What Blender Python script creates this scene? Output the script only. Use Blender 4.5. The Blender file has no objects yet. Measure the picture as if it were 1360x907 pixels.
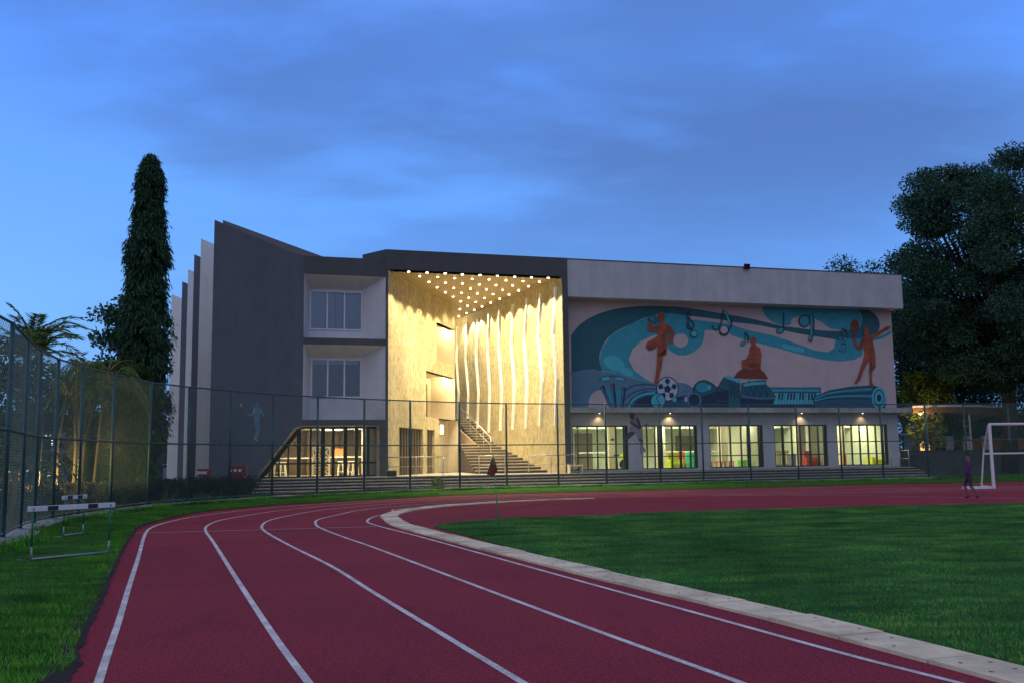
import bpy, math, random
import numpy as np
from mathutils import Vector, Matrix
random.seed(7); rng = np.random.default_rng(7)
R = math.radians
scene = bpy.context.scene
COL = scene.collection

# ---------------------------------------------------------------- camera
H = 1.4; FPX = 1290.0; CX, CY = 680.0, 453.5
PITCH = math.atan(155.5/FPX); ROLL = 0.014
_f = Vector((0, math.cos(PITCH), math.sin(PITCH)))
_r0 = Vector((1, 0, 0)); _u0 = Vector((0, -math.sin(PITCH), math.cos(PITCH)))
_r = _r0*math.cos(ROLL) - _u0*math.sin(ROLL)
_u = _u0*math.cos(ROLL) + _r0*math.sin(ROLL)
EYE = Vector((0, 0, H))
cam = bpy.data.cameras.new('camera'); camo = bpy.data.objects.new('camera', cam); COL.objects.link(camo)
cam.lens = 36*FPX/1360; cam.sensor_width = 36; cam.clip_end = 3000; cam.clip_start = 0.05
m = Matrix((_r, _u, -_f)).transposed().to_4x4(); m.translation = EYE
camo.matrix_world = m
scene.camera = camo

# ---------------------------------------------------------------- sky
scene.view_settings.view_transform = 'Standard'; scene.view_settings.look = 'None'
scene.view_settings.exposure = 0.0; scene.view_settings.gamma = 1.0
scene.view_settings.use_curve_mapping = False
scene.cycles.max_bounces = 6; scene.cycles.transparent_max_bounces = 12
scene.cycles.sample_clamp_indirect = 4.0
w = bpy.data.worlds.new('World'); scene.world = w; w.use_nodes = True
def build_world():
    nt = w.node_tree; N = nt.nodes; L = nt.links; N.clear()
    def n(t, **k):
        x = N.new(t)
        for a, b in k.items(): setattr(x, a, b)
        return x
    def mth(op, a, b=None, c=None):
        x = n('ShaderNodeMath', operation=op)
        for i, v in enumerate((a, b, c)):
            if v is None: continue
            if isinstance(v, (int, float)): x.inputs[i].default_value = v
            else: L.new(v, x.inputs[i])
        return x.outputs[0]
    def ramp(f, stops, interp='EASE'):
        x = n('ShaderNodeValToRGB'); cr = x.color_ramp; cr.interpolation = interp
        while len(cr.elements) < len(stops): cr.elements.new(0.5)
        for e, (p, c) in zip(cr.elements, stops):
            e.position = p; e.color = (*c, 1) if not isinstance(c, (int, float)) else (c, c, c, 1)
        L.new(f, x.inputs[0]); return x.outputs[0]
    def mix(f, a, b):
        x = n('ShaderNodeMix', data_type='RGBA')
        L.new(f, x.inputs[0]) if not isinstance(f, float) else setattr(x.inputs[0], 'default_value', f)
        for i, v in ((6, a), (7, b)):
            if isinstance(v, tuple): x.inputs[i].default_value = (*v, 1)
            else: L.new(v, x.inputs[i])
        return x.outputs[2]
    tc = n('ShaderNodeTexCoord'); sp = n('ShaderNodeSeparateXYZ'); L.new(tc.outputs['Generated'], sp.inputs[0])
    X, Y, Z = sp.outputs
    # dusk sky: pale near the horizon, deep blue overhead
    base = ramp(Z, [(0.0, (.18, .44, 1.0)), (.14, (.165, .43, 1.02)), (.25, (.145, .40, 1.05)), (.40, (.12, .34, 1.05)), (.58, (.26, .30, .48)), (1, (.33, .34, .47))])
    # left brighter than right near the horizon
    # cloud layer, plane-projected
    zz = mth('ADD', mth('MAXIMUM', Z, 0.0), 0.22)
    cx = mth('DIVIDE', X, zz); cy = mth('DIVIDE', Y, zz)
    cb = n('ShaderNodeCombineXYZ'); L.new(cx, cb.inputs[0]); L.new(cy, cb.inputs[1])
    mp = n('ShaderNodeMapping'); L.new(cb.outputs[0], mp.inputs[0])
    mp.inputs['Location'].default_value = (3.1, 1.7, 0); mp.inputs['Scale'].default_value = (.62, 1.15, 1); mp.inputs['Rotation'].default_value = (0, 0, R(-14))
    no = n('ShaderNodeTexNoise'); L.new(mp.outputs[0], no.inputs['Vector'])
    no.inputs['Scale'].default_value = 0.9; no.inputs['Detail'].default_value = 5; no.inputs['Roughness'].default_value = .42; no.inputs['Distortion'].default_value = .35
    no2 = n('ShaderNodeTexNoise'); L.new(mp.outputs[0], no2.inputs['Vector'])
    no2.inputs['Scale'].default_value = 2.6; no2.inputs['Detail'].default_value = 6; no2.inputs['Roughness'].default_value = .55
    # a broad dark bank, soft edged, in the direction seen above the building
    vd = n('ShaderNodeVectorMath', operation='DOT_PRODUCT'); L.new(tc.outputs['Generated'], vd.inputs[0])
    c1 = Vector((0.0, 1, .27)).normalized(); vd.inputs[1].default_value = c1
    bank = ramp(vd.outputs['Value'], [(0.80, 0.0), (0.985, 1.0)])
    f = mth('ADD', mth('MULTIPLY', no.outputs[0], 1.0), mth('MULTIPLY', mth('SUBTRACT', no2.outputs[0], .5), .5))
    f = mth('ADD', f, mth('MULTIPLY', bank, .15))
    cl = ramp(f, [(.47, 0.0), (.70, 1.0)])
    zf = ramp(Z, [(.12, .25), (.31, 1.0)])
    cf = mth('MULTIPLY', cl, zf)
    cloudcol = ramp(Z, [(0.0, (.15, .31, .76)), (.2, (.095, .205, .53)), (.42, (.085, .19, .53)), (1, (.28, .29, .40))])
    front = mix(mth('MULTIPLY', cf, .92), base, cloudcol)
    # wisps that catch the last light
    wsp = ramp(no2.outputs[0], [(.5, 0.0), (.75, 1.0)])
    front = mix(mth('MULTIPLY', wsp, .35), front, (.17, .43, 1.1))
    # brighter towards the left (west) horizon
    wl = mth('MULTIPLY', ramp(X, [(0.0, 0.0), (.22, 0.0)]), 0.0)
    lw = ramp(mth('MULTIPLY', X, -1.0), [(0.02, 0.0), (.6, 1.0)])
    lowz = ramp(Z, [(0.05, 1.0), (.36, 0.0)])
    front = mix(mth('MULTIPLY', mth('MULTIPLY', lw, lowz), .6), front, (.27, .62, 1.12))
    # behind the camera the sky is a duller, pinker afterglow
    rear = ramp(Z, [(0.0, (.215, .30, .50)), (.35, (.22, .31, .53)), (1, (.33, .345, .50))])
    fb = ramp(mth('MULTIPLY_ADD', Y, .5, .5), [(.42, 0.0), (.66, 1.0)])
    colr = mix(fb, rear, front)
    sky = n('ShaderNodeTexSky'); sky.sky_type = 'NISHITA'; sky.sun_disc = False
    sky.sun_elevation = R(1.0); sky.sun_rotation = R(200); sky.air_density = 1.5; sky.ozone_density = 4
    bg1 = n('ShaderNodeBackground'); L.new(sky.outputs[0], bg1.inputs[0]); bg1.inputs[1].default_value = 0.02
    bg2 = n('ShaderNodeBackground'); L.new(colr, bg2.inputs[0]); bg2.inputs[1].default_value = 1.0
    ad = n('ShaderNodeAddShader'); L.new(bg1.outputs[0], ad.inputs[0]); L.new(bg2.outputs[0], ad.inputs[1])
    out = n('ShaderNodeOutputWorld'); L.new(ad.outputs[0], out.inputs[0])
build_world()
# afterglow: the sun is down behind the camera, only a very soft glow is left
sun = bpy.data.lights.new('sun', 'SUN'); suno = bpy.data.objects.new('sun', sun); COL.objects.link(suno)
sun.energy = 0.36; sun.color = (.96, .88, .92); sun.angle = R(70)
suno.rotation_euler = (R(58), 0, R(-20))

# ---------------------------------------------------------------- geometry helpers
def ray(px, py): return (_f + _r*((px-CX)/FPX) - _u*((py-CY)/FPX))
def on_z(px, py, z=0.0):
    d = ray(px, py); return EYE + d*((z-H)/d.z)
def on_plane(px, py, p0, nn):
    d = ray(px, py); return EYE + d*((p0-EYE).dot(nn)/d.dot(nn))
def at_y(px, py, Y):
    d = ray(px, py); return EYE + d*(Y/d.y)

ORG = {}
def wpos(o): return ORG.get(o, Vector((0, 0, 0)))
def tag(o, label=None, cat=None, group=None, kind=None):
    if label: o['label'] = label
    if cat: o['category'] = cat
    if group: o['group'] = group
    if kind: o['kind'] = kind
    return o
def thing(name, label, cat, loc=(0, 0, 0), rz=0, group=None):
    o = bpy.data.objects.new(name, None); COL.objects.link(o); o.empty_display_size = .2
    o.location = loc; o.rotation_euler.z = rz; ORG[o] = Vector(loc) if rz == 0 else Vector((0, 0, 0))
    return tag(o, label, cat, group)
def copy_tree(o, parent=None):
    c = o.copy(); COL.objects.link(c)
    if parent: c.parent = parent
    for ch in list(o.children): copy_tree(ch, c)
    return c

def pointlight(parent, p, W, col=(1, .82, .45), r=.08):
    l = bpy.data.lights.new('bulb', 'POINT'); l.energy = W; l.color = col; l.shadow_soft_size = r
    o = bpy.data.objects.new('bulb', l); COL.objects.link(o); o.parent = parent; o.location = Vector(p)-wpos(parent); return o

class MB:
    def __init__(s): s.v = []; s.f = []; s.mi = []; s.cur = 0
    def mat(s, i): s.cur = i; return s
    def add(s, vs, fs):
        b = len(s.v); s.v += [tuple(x) for x in vs]
        for f in fs: s.f.append([b+i for i in f]); s.mi.append(s.cur)
        return s
    def poly(s, pts): return s.add(pts, [range(len(pts))])
    def extr(s, pts, vec):
        pts = [Vector(p) for p in pts]; vec = Vector(vec); n = len(pts)
        # orient outward
        nn = Vector((0, 0, 0))
        for i in range(n):
            a, b = pts[i], pts[(i+1) % n]; nn += a.cross(b)
        if nn.dot(vec) > 0: pts = pts[::-1]
        vs = pts + [p+vec for p in pts]
        fs = [list(range(n)), list(range(2*n-1, n-1, -1))]
        fs += [[(i+1) % n, i, n+i, n+(i+1) % n] for i in range(n)]
        return s.add(vs, fs)
    def box(s, c, d, rz=0, rx=0, ry=0):
        c = Vector(c); m = Matrix.Rotation(rz, 3, 'Z') @ Matrix.Rotation(ry, 3, 'Y') @ Matrix.Rotation(rx, 3, 'X')
        vs = [c + m @ Vector((x*d[0]/2, y*d[1]/2, z*d[2]/2)) for x, y, z in
              ((-1,-1,-1),(1,-1,-1),(1,1,-1),(-1,1,-1),(-1,-1,1),(1,-1,1),(1,1,1),(-1,1,1))]
        return s.add(vs, [(3,2,1,0),(4,5,6,7),(0,1,5,4),(1,2,6,5),(2,3,7,6),(3,0,4,7)])
    def tube(s, p0, p1, r, r1=None, n=8, caps=True):
        p0, p1 = Vector(p0), Vector(p1); r1 = r if r1 is None else r1
        d = (p1-p0); 
        if d.length < 1e-6: return s
        d.normalize(); a = d.orthogonal().normalized(); b = d.cross(a)
        vs = []
        for p, rr in ((p0, r), (p1, r1)):
            for i in range(n):
                t = 2*math.pi*i/n; vs.append(p + (a*math.cos(t)+b*math.sin(t))*rr)
        fs = [(i, (i+1) % n, n+(i+1) % n, n+i) for i in range(n)]
        if caps: fs += [list(range(n-1, -1, -1)), list(range(n, 2*n))]
        return s.add(vs, fs)
    def path(s, pts, rs, n=8):
        pts = [Vector(p) for p in pts]
        if isinstance(rs, (int, float)): rs = [rs]*len(pts)
        vs = []; fs = []; a = None
        for k, p in enumerate(pts):
            d = (pts[min(k+1, len(pts)-1)] - pts[max(k-1, 0)]).normalized()
            a = d.orthogonal().normalized() if a is None else (a - d*a.dot(d)).normalized()
            b = d.cross(a)
            for i in range(n):
                t = 2*math.pi*i/n; vs.append(p+(a*math.cos(t)+b*math.sin(t))*rs[k])
            if k: fs += [((k-1)*n+i, (k-1)*n+(i+1) % n, k*n+(i+1) % n, k*n+i) for i in range(n)]
        fs += [list(range(n-1, -1, -1)), list(range((len(pts)-1)*n, len(pts)*n))]
        return s.add(vs, fs)
    def lathe(s, c, prof, n=16):
        c = Vector(c); vs = []; fs = []
        for k, (r, z) in enumerate(prof):
            for i in range(n):
                t = 2*math.pi*i/n; vs.append(c+Vector((r*math.cos(t), r*math.sin(t), z)))
            if k: fs += [((k-1)*n+i, (k-1)*n+(i+1) % n, k*n+(i+1) % n, k*n+i) for i in range(n)]
        fs += [list(range(n-1, -1, -1)), list(range((len(prof)-1)*n, len(prof)*n))]
        return s.add(vs, fs)
    def build(s, name, mats, parent=None, smooth=False, org=None, bevel=0):
        o3 = wpos(parent) if parent is not None else (Vector(org) if org is not None else Vector((0, 0, 0)))
        me = bpy.data.meshes.new(name)
        me.from_pydata([(x-o3.x, y-o3.y, z-o3.z) for x, y, z in s.v], [], s.f)
        mats = mats if isinstance(mats, (list, tuple)) else [mats]
        for mm in mats: me.materials.append(mm)
        if len(mats) > 1: me.polygons.foreach_set('material_index', s.mi)
        if smooth: me.polygons.foreach_set('use_smooth', [True]*len(me.polygons))
        me.update(); me.validate()
        o = bpy.data.objects.new(name, me); COL.objects.link(o)
        if parent is not None: o.parent = parent; ORG[o] = o3
        else: o.location = o3; ORG[o] = o3
        if bevel:
            b = o.modifiers.new('bevel', 'BEVEL'); b.width = bevel; b.segments = 2; b.limit_method = 'ANGLE'
        return o

def cr(pts, n=8):
    P = [Vector(p) for p in pts]; out = []
    for i in range(len(P)-1):
        p0 = P[i-1] if i else P[0]*2-P[1]; p1, p2 = P[i], P[i+1]
        p3 = P[i+2] if i+2 < len(P) else P[-1]*2-P[-2]
        for k in range(n):
            t = k/n
            out.append(.5*((2*p1)+(p2-p0)*t+(2*p0-5*p1+4*p2-p3)*t*t+(3*p1-p0-3*p2+p3)*t**3))
    out.append(P[-1]); return out
def offset2(path, d):
    out = []
    for i, p in enumerate(path):
        t = (path[min(i+1, len(path)-1)]-path[max(i-1, 0)]); t.z = 0; t.normalize()
        out.append(p+Vector((-t.y, t.x, 0))*d)
    return out
def ribbon(mb, path, wid, z):
    a = offset2(path, wid/2); b = offset2(path, -wid/2)
    vs = []
    for p, q in zip(a, b): vs += [(p.x, p.y, z), (q.x, q.y, z)]
    mb.add(vs, [(2*i, 2*i+1, 2*i+3, 2*i+2) for i in range(len(path)-1)])

# ---------------------------------------------------------------- materials
def new_mat(name):
    m = bpy.data.materials.new(name); m.use_nodes = True
    nt = m.node_tree; b = nt.nodes['Principled BSDF']; return m, nt, b
def noise(nt, scale, detail=4, rough=.55, coord='Object', stretch=None):
    tc = nt.nodes.new('ShaderNodeTexCoord'); no = nt.nodes.new('ShaderNodeTexNoise')
    no.inputs['Scale'].default_value = scale; no.inputs['Detail'].default_value = detail; no.inputs['Roughness'].default_value = rough
    if stretch:
        mp = nt.nodes.new('ShaderNodeMapping'); mp.inputs['Scale'].default_value = stretch
        nt.links.new(tc.outputs[coord], mp.inputs[0]); nt.links.new(mp.outputs[0], no.inputs['Vector'])
    else: nt.links.new(tc.outputs[coord], no.inputs['Vector'])
    return no.outputs[0]
def ramp2(nt, f, stops):
    x = nt.nodes.new('ShaderNodeValToRGB'); c = x.color_ramp
    while len(c.elements) < len(stops): c.elements.new(.5)
    for e, (p, col) in zip(c.elements, stops): e.position = p; e.color = (*col, 1)
    nt.links.new(f, x.inputs[0]); return x.outputs[0]
def mixc(nt, f, a, b, mode='MIX'):
    x = nt.nodes.new('ShaderNodeMix'); x.data_type = 'RGBA'; x.blend_type = mode
    if isinstance(f, (int, float)): x.inputs[0].default_value = f
    else: nt.links.new(f, x.inputs[0])
    for i, v in ((6, a), (7, b)):
        if isinstance(v, tuple): x.inputs[i].default_value = (*v, 1)
        else: nt.links.new(v, x.inputs[i])
    return x.outputs[2]
def surf(name, col, rough=.7, var=.15, scale=3, bump=0, bscale=40, metal=0, big=None, spec=None, stretch=None, streak=0):
    m, nt, b = new_mat(name)
    lo = tuple(c*(1-var) for c in col); hi = tuple(min(1, c*(1+var)) for c in col)
    c = ramp2(nt, noise(nt, scale, 6, .6, stretch=stretch), [(.3, lo), (.7, hi)])
    if big:
        c2 = ramp2(nt, noise(nt, big, 3, .5), [(.35, (.72, .72, .72)), (.65, (1.1, 1.1, 1.1))])
        c = mixc(nt, 1.0, c, c2, 'MULTIPLY')
    if streak:
        k = 1-streak
        c4 = ramp2(nt, noise(nt, 1.0, 5, .6, stretch=(2.6, 2.6, .12)), [(.38, (1, 1, 1)), (.62, (k, k, k*1.02))])
        c = mixc(nt, 1.0, c, c4, 'MULTIPLY')
        c5 = ramp2(nt, noise(nt, .35, 6, .65), [(.4, (1, 1, 1)), (.7, ((1+k)/2,)*3)])
        c = mixc(nt, 1.0, c, c5, 'MULTIPLY')
    nt.links.new(c, b.inputs['Base Color'])
    b.inputs['Roughness'].default_value = rough; b.inputs['Metallic'].default_value = metal
    if spec is not None: b.inputs['Specular IOR Level'].default_value = spec
    if bump:
        bp = nt.nodes.new('ShaderNodeBump'); bp.inputs['Strength'].default_value = bump; bp.inputs['Distance'].default_value = .02
        nt.links.new(noise(nt, bscale, 5, .65), bp.inputs['Height']); nt.links.new(bp.outputs[0], b.inputs['Normal'])
    return m
def emis(name, col, st):
    m, nt, b = new_mat(name); b.inputs['Base Color'].default_value = (*col, 1)
    b.inputs['Emission Color'].default_value = (*col, 1); b.inputs['Emission Strength'].default_value = st
    return m
def leafmat(name, cols, rough=.6, trans=.25, patch=None):
    m, nt, b = new_mat(name)
    g = nt.nodes.new('ShaderNodeNewGeometry')
    c = ramp2(nt, g.outputs['Random Per Island'], [(i/max(1, len(cols)-1), c) for i, c in enumerate(cols)])
    c2 = ramp2(nt, noise(nt, .5, 2), [(.35, (.65, .65, .65)), (.65, (1.25, 1.25, 1.25))])
    c = mixc(nt, 1.0, c, c2, 'MULTIPLY')
    if patch:
        c3 = ramp2(nt, noise(nt, patch, 6, .7, stretch=(.6, 1.6, 1)), [(.34, (.28, .34, .42)), (.5, (1, 1, 1)), (.64, (1.9, 1.6, 1.3))])
        c6 = ramp2(nt, noise(nt, .45, 4, .6), [(.36, (.6, .68, .7)), (.5, (1, 1, 1)), (.66, (1.45, 1.25, 1.1))])
        c3 = mixc(nt, 1.0, c3, c6, 'MULTIPLY')
        c = mixc(nt, 1.0, c, c3, 'MULTIPLY')
    nt.links.new(c, b.inputs['Base Color']); b.inputs['Roughness'].default_value = rough
    b.inputs['Specular IOR Level'].default_value = .3
    tr = nt.nodes.new('ShaderNodeBsdfTranslucent'); nt.links.new(c, tr.inputs[0])
    mx = nt.nodes.new('ShaderNodeMixShader'); mx.inputs[0].default_value = trans
    nt.links.new(b.outputs[0], mx.inputs[1]); nt.links.new(tr.outputs[0], mx.inputs[2])
    nt.links.new(mx.outputs[0], nt.nodes['Material Output'].inputs[0]); return m
def glassmat(name, tint=(.93, .94, .91), refl=1.45):
    m, nt, b = new_mat(name)
    t = nt.nodes.new('ShaderNodeBsdfTransparent'); t.inputs[0].default_value = (*tint, 1)
    g = nt.nodes.new('ShaderNodeBsdfGlossy'); g.inputs['Roughness'].default_value = .03
    fr = nt.nodes.new('ShaderNodeFresnel'); fr.inputs[0].default_value = refl
    mx = nt.nodes.new('ShaderNodeMixShader'); nt.links.new(fr.outputs[0], mx.inputs[0])
    nt.links.new(t.outputs[0], mx.inputs[1]); nt.links.new(g.outputs[0], mx.inputs[2])
    nt.links.new(mx.outputs[0], nt.nodes['Material Output'].inputs[0]); return m

M = {}
def track_mat():
    m, nt, b = new_mat('track_rubber')
    c = ramp2(nt, noise(nt, 90, 3, .8), [(.32, (.13, .006, .014)), (.5, (.29, .013, .032)), (.7, (.55, .11, .14))])
    c2 = ramp2(nt, noise(nt, .35, 5, .6), [(.3, (.78, .8, .85)), (.7, (1.12, 1.1, 1.05))])
    c = mixc(nt, 1.0, c, c2, 'MULTIPLY')
    sp_ = ramp2(nt, noise(nt, 28, 4, .85), [(.3, (.42, .42, .46)), (.52, (1, 1, 1)), (.70, (1.6, 1.8, 1.7))])
    c = mixc(nt, 1.0, c, sp_, 'MULTIPLY')
    sm = ramp2(nt, noise(nt, 1.1, 6, .7, stretch=(1.4, .35, 1)), [(.55, (1, 1, 1)), (.75, (.66, .64, .72))])
    c = mixc(nt, 1.0, c, sm, 'MULTIPLY')
    nt.links.new(c, b.inputs['Base Color']); b.inputs['Roughness'].default_value = .85; b.inputs['Specular IOR Level'].default_value = .25
    bp = nt.nodes.new('ShaderNodeBump'); bp.inputs['Strength'].default_value = .6; bp.inputs['Distance'].default_value = .008
    nt.links.new(noise(nt, 140, 3, .7), bp.inputs['Height']); nt.links.new(bp.outputs[0], b.inputs['Normal'])
    return m
def grass_mat(name, a, b_, c_):
    m, nt, b = new_mat(name)
    c = ramp2(nt, noise(nt, 1.3, 8, .7), [(.3, a), (.52, b_), (.75, c_)])
    c2 = ramp2(nt, noise(nt, 22, 5, .75), [(.3, (.45, .45, .5)), (.7, (1.45, 1.4, 1.2))])
    c = mixc(nt, 1.0, c, c2, 'MULTIPLY')
    nt.links.new(c, b.inputs['Base Color']); b.inputs['Roughness'].default_value = .9; b.inputs['Specular IOR Level'].default_value = .15
    bp = nt.nodes.new('ShaderNodeBump'); bp.inputs['Strength'].default_value = 1; bp.inputs['Distance'].default_value = .05
    nt.links.new(noise(nt, 16, 6, .8), bp.inputs['Height']); nt.links.new(bp.outputs[0], b.inputs['Normal'])
    return m
M['track'] = track_mat()
M['grass'] = grass_mat('turf', (.018, .095, .020), (.035, .19, .03), (.07, .25, .04))
M['verge'] = grass_mat('verge_turf', (.015, .08, .010), (.035, .15, .015), (.07, .21, .02))
M['blade'] = leafmat('grass_blades', [(.03, .15, .03), (.05, .25, .045), (.08, .32, .06), (.15, .34, .08), (.22, .26, .09)], .7, .3, 1.5)
M['blade2'] = leafmat('verge_blades', [(.03, .16, .015), (.06, .27, .02), (.10, .34, .03), (.17, .36, .05)], .7, .3, 2.2)
M['soil'] = surf('soil', (.035, .024, .018), .95, .4, 6, 1, 30)
M['ground'] = surf('outer_ground', (.05, .055, .035), .95, .35, .6, .6, 8)
M['litter'] = surf('leaf_litter', (.16, .11, .05), .95, .6, 9, .8, 30)
M['line'] = surf('line_paint', (.76, .70, .68), .8, .30, 26, .2, 90, big=2.5)
_m = M['line']; _nt = _m.node_tree; _b = _nt.nodes['Principled BSDF']; _src = _b.inputs['Base Color'].links[0].from_socket
_w = ramp2(_nt, noise(_nt, 34, 5, .8), [(.56, (0, 0, 0)), (.66, (.75, .75, .75))])
_nt.links.new(mixc(_nt, _w, _src, (.30, .10, .11)), _b.inputs['Base Color'])
M['kerb'] = surf('cream_concrete', (.90, .72, .48), .85, .16, 5, .4, 30, big=1.3)
M['hole'] = surf('drain_hole', (.16, .10, .07), .9, .2, 9)
M['conc'] = surf('concrete', (.38, .38, .38), .9, .2, 3, .3, 30, big=.8)
M['dark_wall'] = surf('dark_plaster', (.112, .125, .152), .75, .10, 1.4, .25, 25, spec=.3, streak=.08)
M['dark_wall2'] = surf('charcoal_plaster', (.088, .092, .096), .75, .10, 1.6, .2, 25, spec=.3, streak=.08)
M['white_wall'] = surf('white_plaster', (.60, .60, .62), .8, .06, 1.6, .15, 25, streak=.06)
M['fin_white'] = surf('fin_plaster', (.76, .78, .80), .8, .05, 1.6, .15, 25, streak=.06)
M['parapet'] = surf('parapet_plaster', (.48, .48, .51), .8, .08, 1.2, .15, 20, streak=.12)
M['mural_bg'] = surf('mural_ground', (.52, .42, .42), .8, .08, 1.1, .2, 20, streak=.05)
M['cream'] = surf('cream_plaster', (.72, .62, .46), .8, .05, 1.5)
M['lightgrey'] = surf('light_grey_plaster', (.16, .16, .185), .8, .06, 2)
def stucco():
    m, nt, b = new_mat('textured_stucco')
    c = ramp2(nt, noise(nt, 5.5, 9, .9, stretch=(1, 1, .5)), [(.38, (.20, .16, .085)), (.48, (.44, .37, .22)), (.58, (.60, .52, .33)), (.7, (.80, .72, .50))])
    c = mixc(nt, 1.0, c, ramp2(nt, noise(nt, .5, 5, .6, stretch=(1, 1, .3)), [(.35, (.80, .78, .74)), (.65, (1.08, 1.08, 1.06))]), 'MULTIPLY')
    nt.links.new(c, b.inputs['Base Color']); b.inputs['Roughness'].default_value = .85
    bp = nt.nodes.new('ShaderNodeBump'); bp.inputs['Strength'].default_value = .9; bp.inputs['Distance'].default_value = .06
    nt.links.new(noise(nt, 9, 7, .8, stretch=(1, 1, .4)), bp.inputs['Height']); nt.links.new(bp.outputs[0], b.inputs['Normal']); return m
M['stucco'] = stucco()
M['soffit'] = surf('soffit_panel', (.36, .27, .15), .55, .10, 1.5)
M['strip'] = surf('white_fin_paint', (.93, .92, .86), .5, .03, 3)
M['stone'] = surf('step_stone', (.030, .031, .037), .8, .45, 5, .5, 25)  # dark slate, taken darker still for the shade on the risers
M['tread'] = surf('lit_tread_stone', (.33, .30, .27), .75, .35, 5, .3, 25)  # lighter than the step stone: lamp light on the treads put into the colour
M['frame'] = surf('dark_aluminium', (.035, .028, .022), .45, .1, 4, metal=.3)
M['wframe'] = surf('white_aluminium', (.70, .70, .72), .5, .05, 4)
M['glass'] = glassmat('window_glass')
M['glassd'] = glassmat('upper_window_glass', (.82, .86, .92), 2.1)
M['blind'] = surf('roller_blind', (.72, .74, .80), .9, .05, 3)
M['dim'] = surf('dim_room', (.12, .12, .13), .9, .2, 2)
M['steel'] = surf('brushed_steel', (.5, .48, .45), .35, .1, 20, metal=.9)
M['fence'] = surf('green_fence_paint', (.035, .10, .105), .45, .25, 3, big=1)
M['wire'] = surf('green_wire', (.12, .19, .14), .6, .15, 3)
M['pole_pale'] = surf('pale_green_post', (.10, .19, .13), .5, .2, 3)
M['hurdle_g'] = surf('green_tube', (.02, .17, .06), .4, .1, 4)
M['galv'] = surf('galvanised_tube', (.30, .34, .36), .45, .15, 8, metal=.5)
M['white'] = surf('white_paint', (.74, .72, .74), .5, .05, 6)
M['black'] = surf('black_paint', (.02, .02, .022), .5, .1, 6)
M['redflag'] = surf('dark_red_cloth', (.16, .035, .015), .8, .2, 20)
M['flagpole'] = surf('green_flag_pole', (.06, .34, .14), .5, .15, 10)
M['bark'] = surf('bark', (.10, .07, .05), .95, .35, 7, 1, 25, stretch=(1, 1, .3))
M['barkd'] = surf('dark_bark', (.045, .035, .03), .95, .35, 7, 1, 25)
M['palmstem'] = surf('yellow_palm_stem', (.42, .22, .035), .6, .3, 5, .4, 12, stretch=(1, 1, 3))
M['ashoka'] = leafmat('ashoka_leaf', [(.012, .042, .022), (.022, .075, .034), (.04, .11, .045)], .5, .15)
M['bigleaf'] = leafmat('rain_tree_leaf', [(.018, .06, .036), (.035, .105, .058), (.06, .15, .08)], .6, .2)
M['yleaf'] = leafmat('pale_leaf', [(.05, .10, .015), (.11, .17, .02), (.2, .26, .04)], .6, .3)
M['palmleaf'] = leafmat('palm_leaf', [(.03, .08, .025), (.06, .14, .035), (.10, .19, .045)], .5, .3)
M['hedge'] = leafmat('dark_hedge_leaf', [(.014, .012, .016), (.028, .020, .022), (.05, .04, .03)], .7, .1)
M['hedgeg'] = leafmat('green_hedge_leaf', [(.015, .06, .012), (.03, .10, .02), (.05, .13, .03)], .7, .2)
M['spiky'] = leafmat('spider_plant_leaf', [(.10, .22, .03), (.2, .34, .06), (.34, .42, .12)], .5, .3)
M['red'] = surf('red_plastic', (.26, .02, .03), .5, .15, 4)
M['yellow'] = surf('yellow_vinyl', (.62, .66, .03), .5, .08, 4)
M['orange'] = surf('orange_board', (.60, .20, .05), .6, .15, 5)
M['redp'] = surf('red_vinyl', (.75, .09, .05), .5, .08, 4)
M['green'] = surf('green_vinyl', (.05, .52, .30), .5, .08, 4)
M['lime'] = surf('lime_plastic', (.25, .70, .08), .5, .08, 4)
M['blue'] = surf('lilac_plastic', (.35, .38, .62), .5, .08, 4)
M['doorbar'] = surf('brown_door_bar', (.20, .15, .10), .5, .15, 6)
M['wood'] = surf('pale_wood', (.50, .33, .16), .6, .15, 6, stretch=(1, 1, 5))
M['roomwall'] = surf('room_wall', (.58, .60, .47), .85, .06, 1.5)
M['roomceil'] = surf('room_ceiling', (.62, .64, .56), .9, .04, 1.5)
M['roomfloor'] = surf('room_floor', (.42, .48, .44), .5, .08, 1.5)
M['cafewall'] = surf('cafe_wall', (.17, .13, .08), .8, .15, 1.0)
M['canopy'] = surf('canopy_sheet', (.45, .45, .52), .6, .08, 2)
M['brick'] = surf('terracotta_planter', (.30, .12, .04), .9, .3, 5, .5, 15)
M['farwall'] = surf('far_plaster', (.22, .22, .25), .9, .12, 1)
M['lamp'] = emis('downlight_glow', (1.0, .86, .55), 22)
M['dimlamp'] = emis('soffit_spot_glow', (1.0, .85, .55), 4)
M['tubelight'] = emis('ceiling_light_glow', (1.0, .93, .72), 9)
M['sconce'] = emis('sconce_glow', (1.0, .85, .5), 9)
M['headglow'] = emis('headlight_glow', (.9, .97, 1.0), 3)
M['streetglow'] = emis('street_lamp_glow', (.9, .97, 1.0), 30)
M['amber'] = emis('amber_lamp_glow', (1.0, .55, .18), 1.6)

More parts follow.
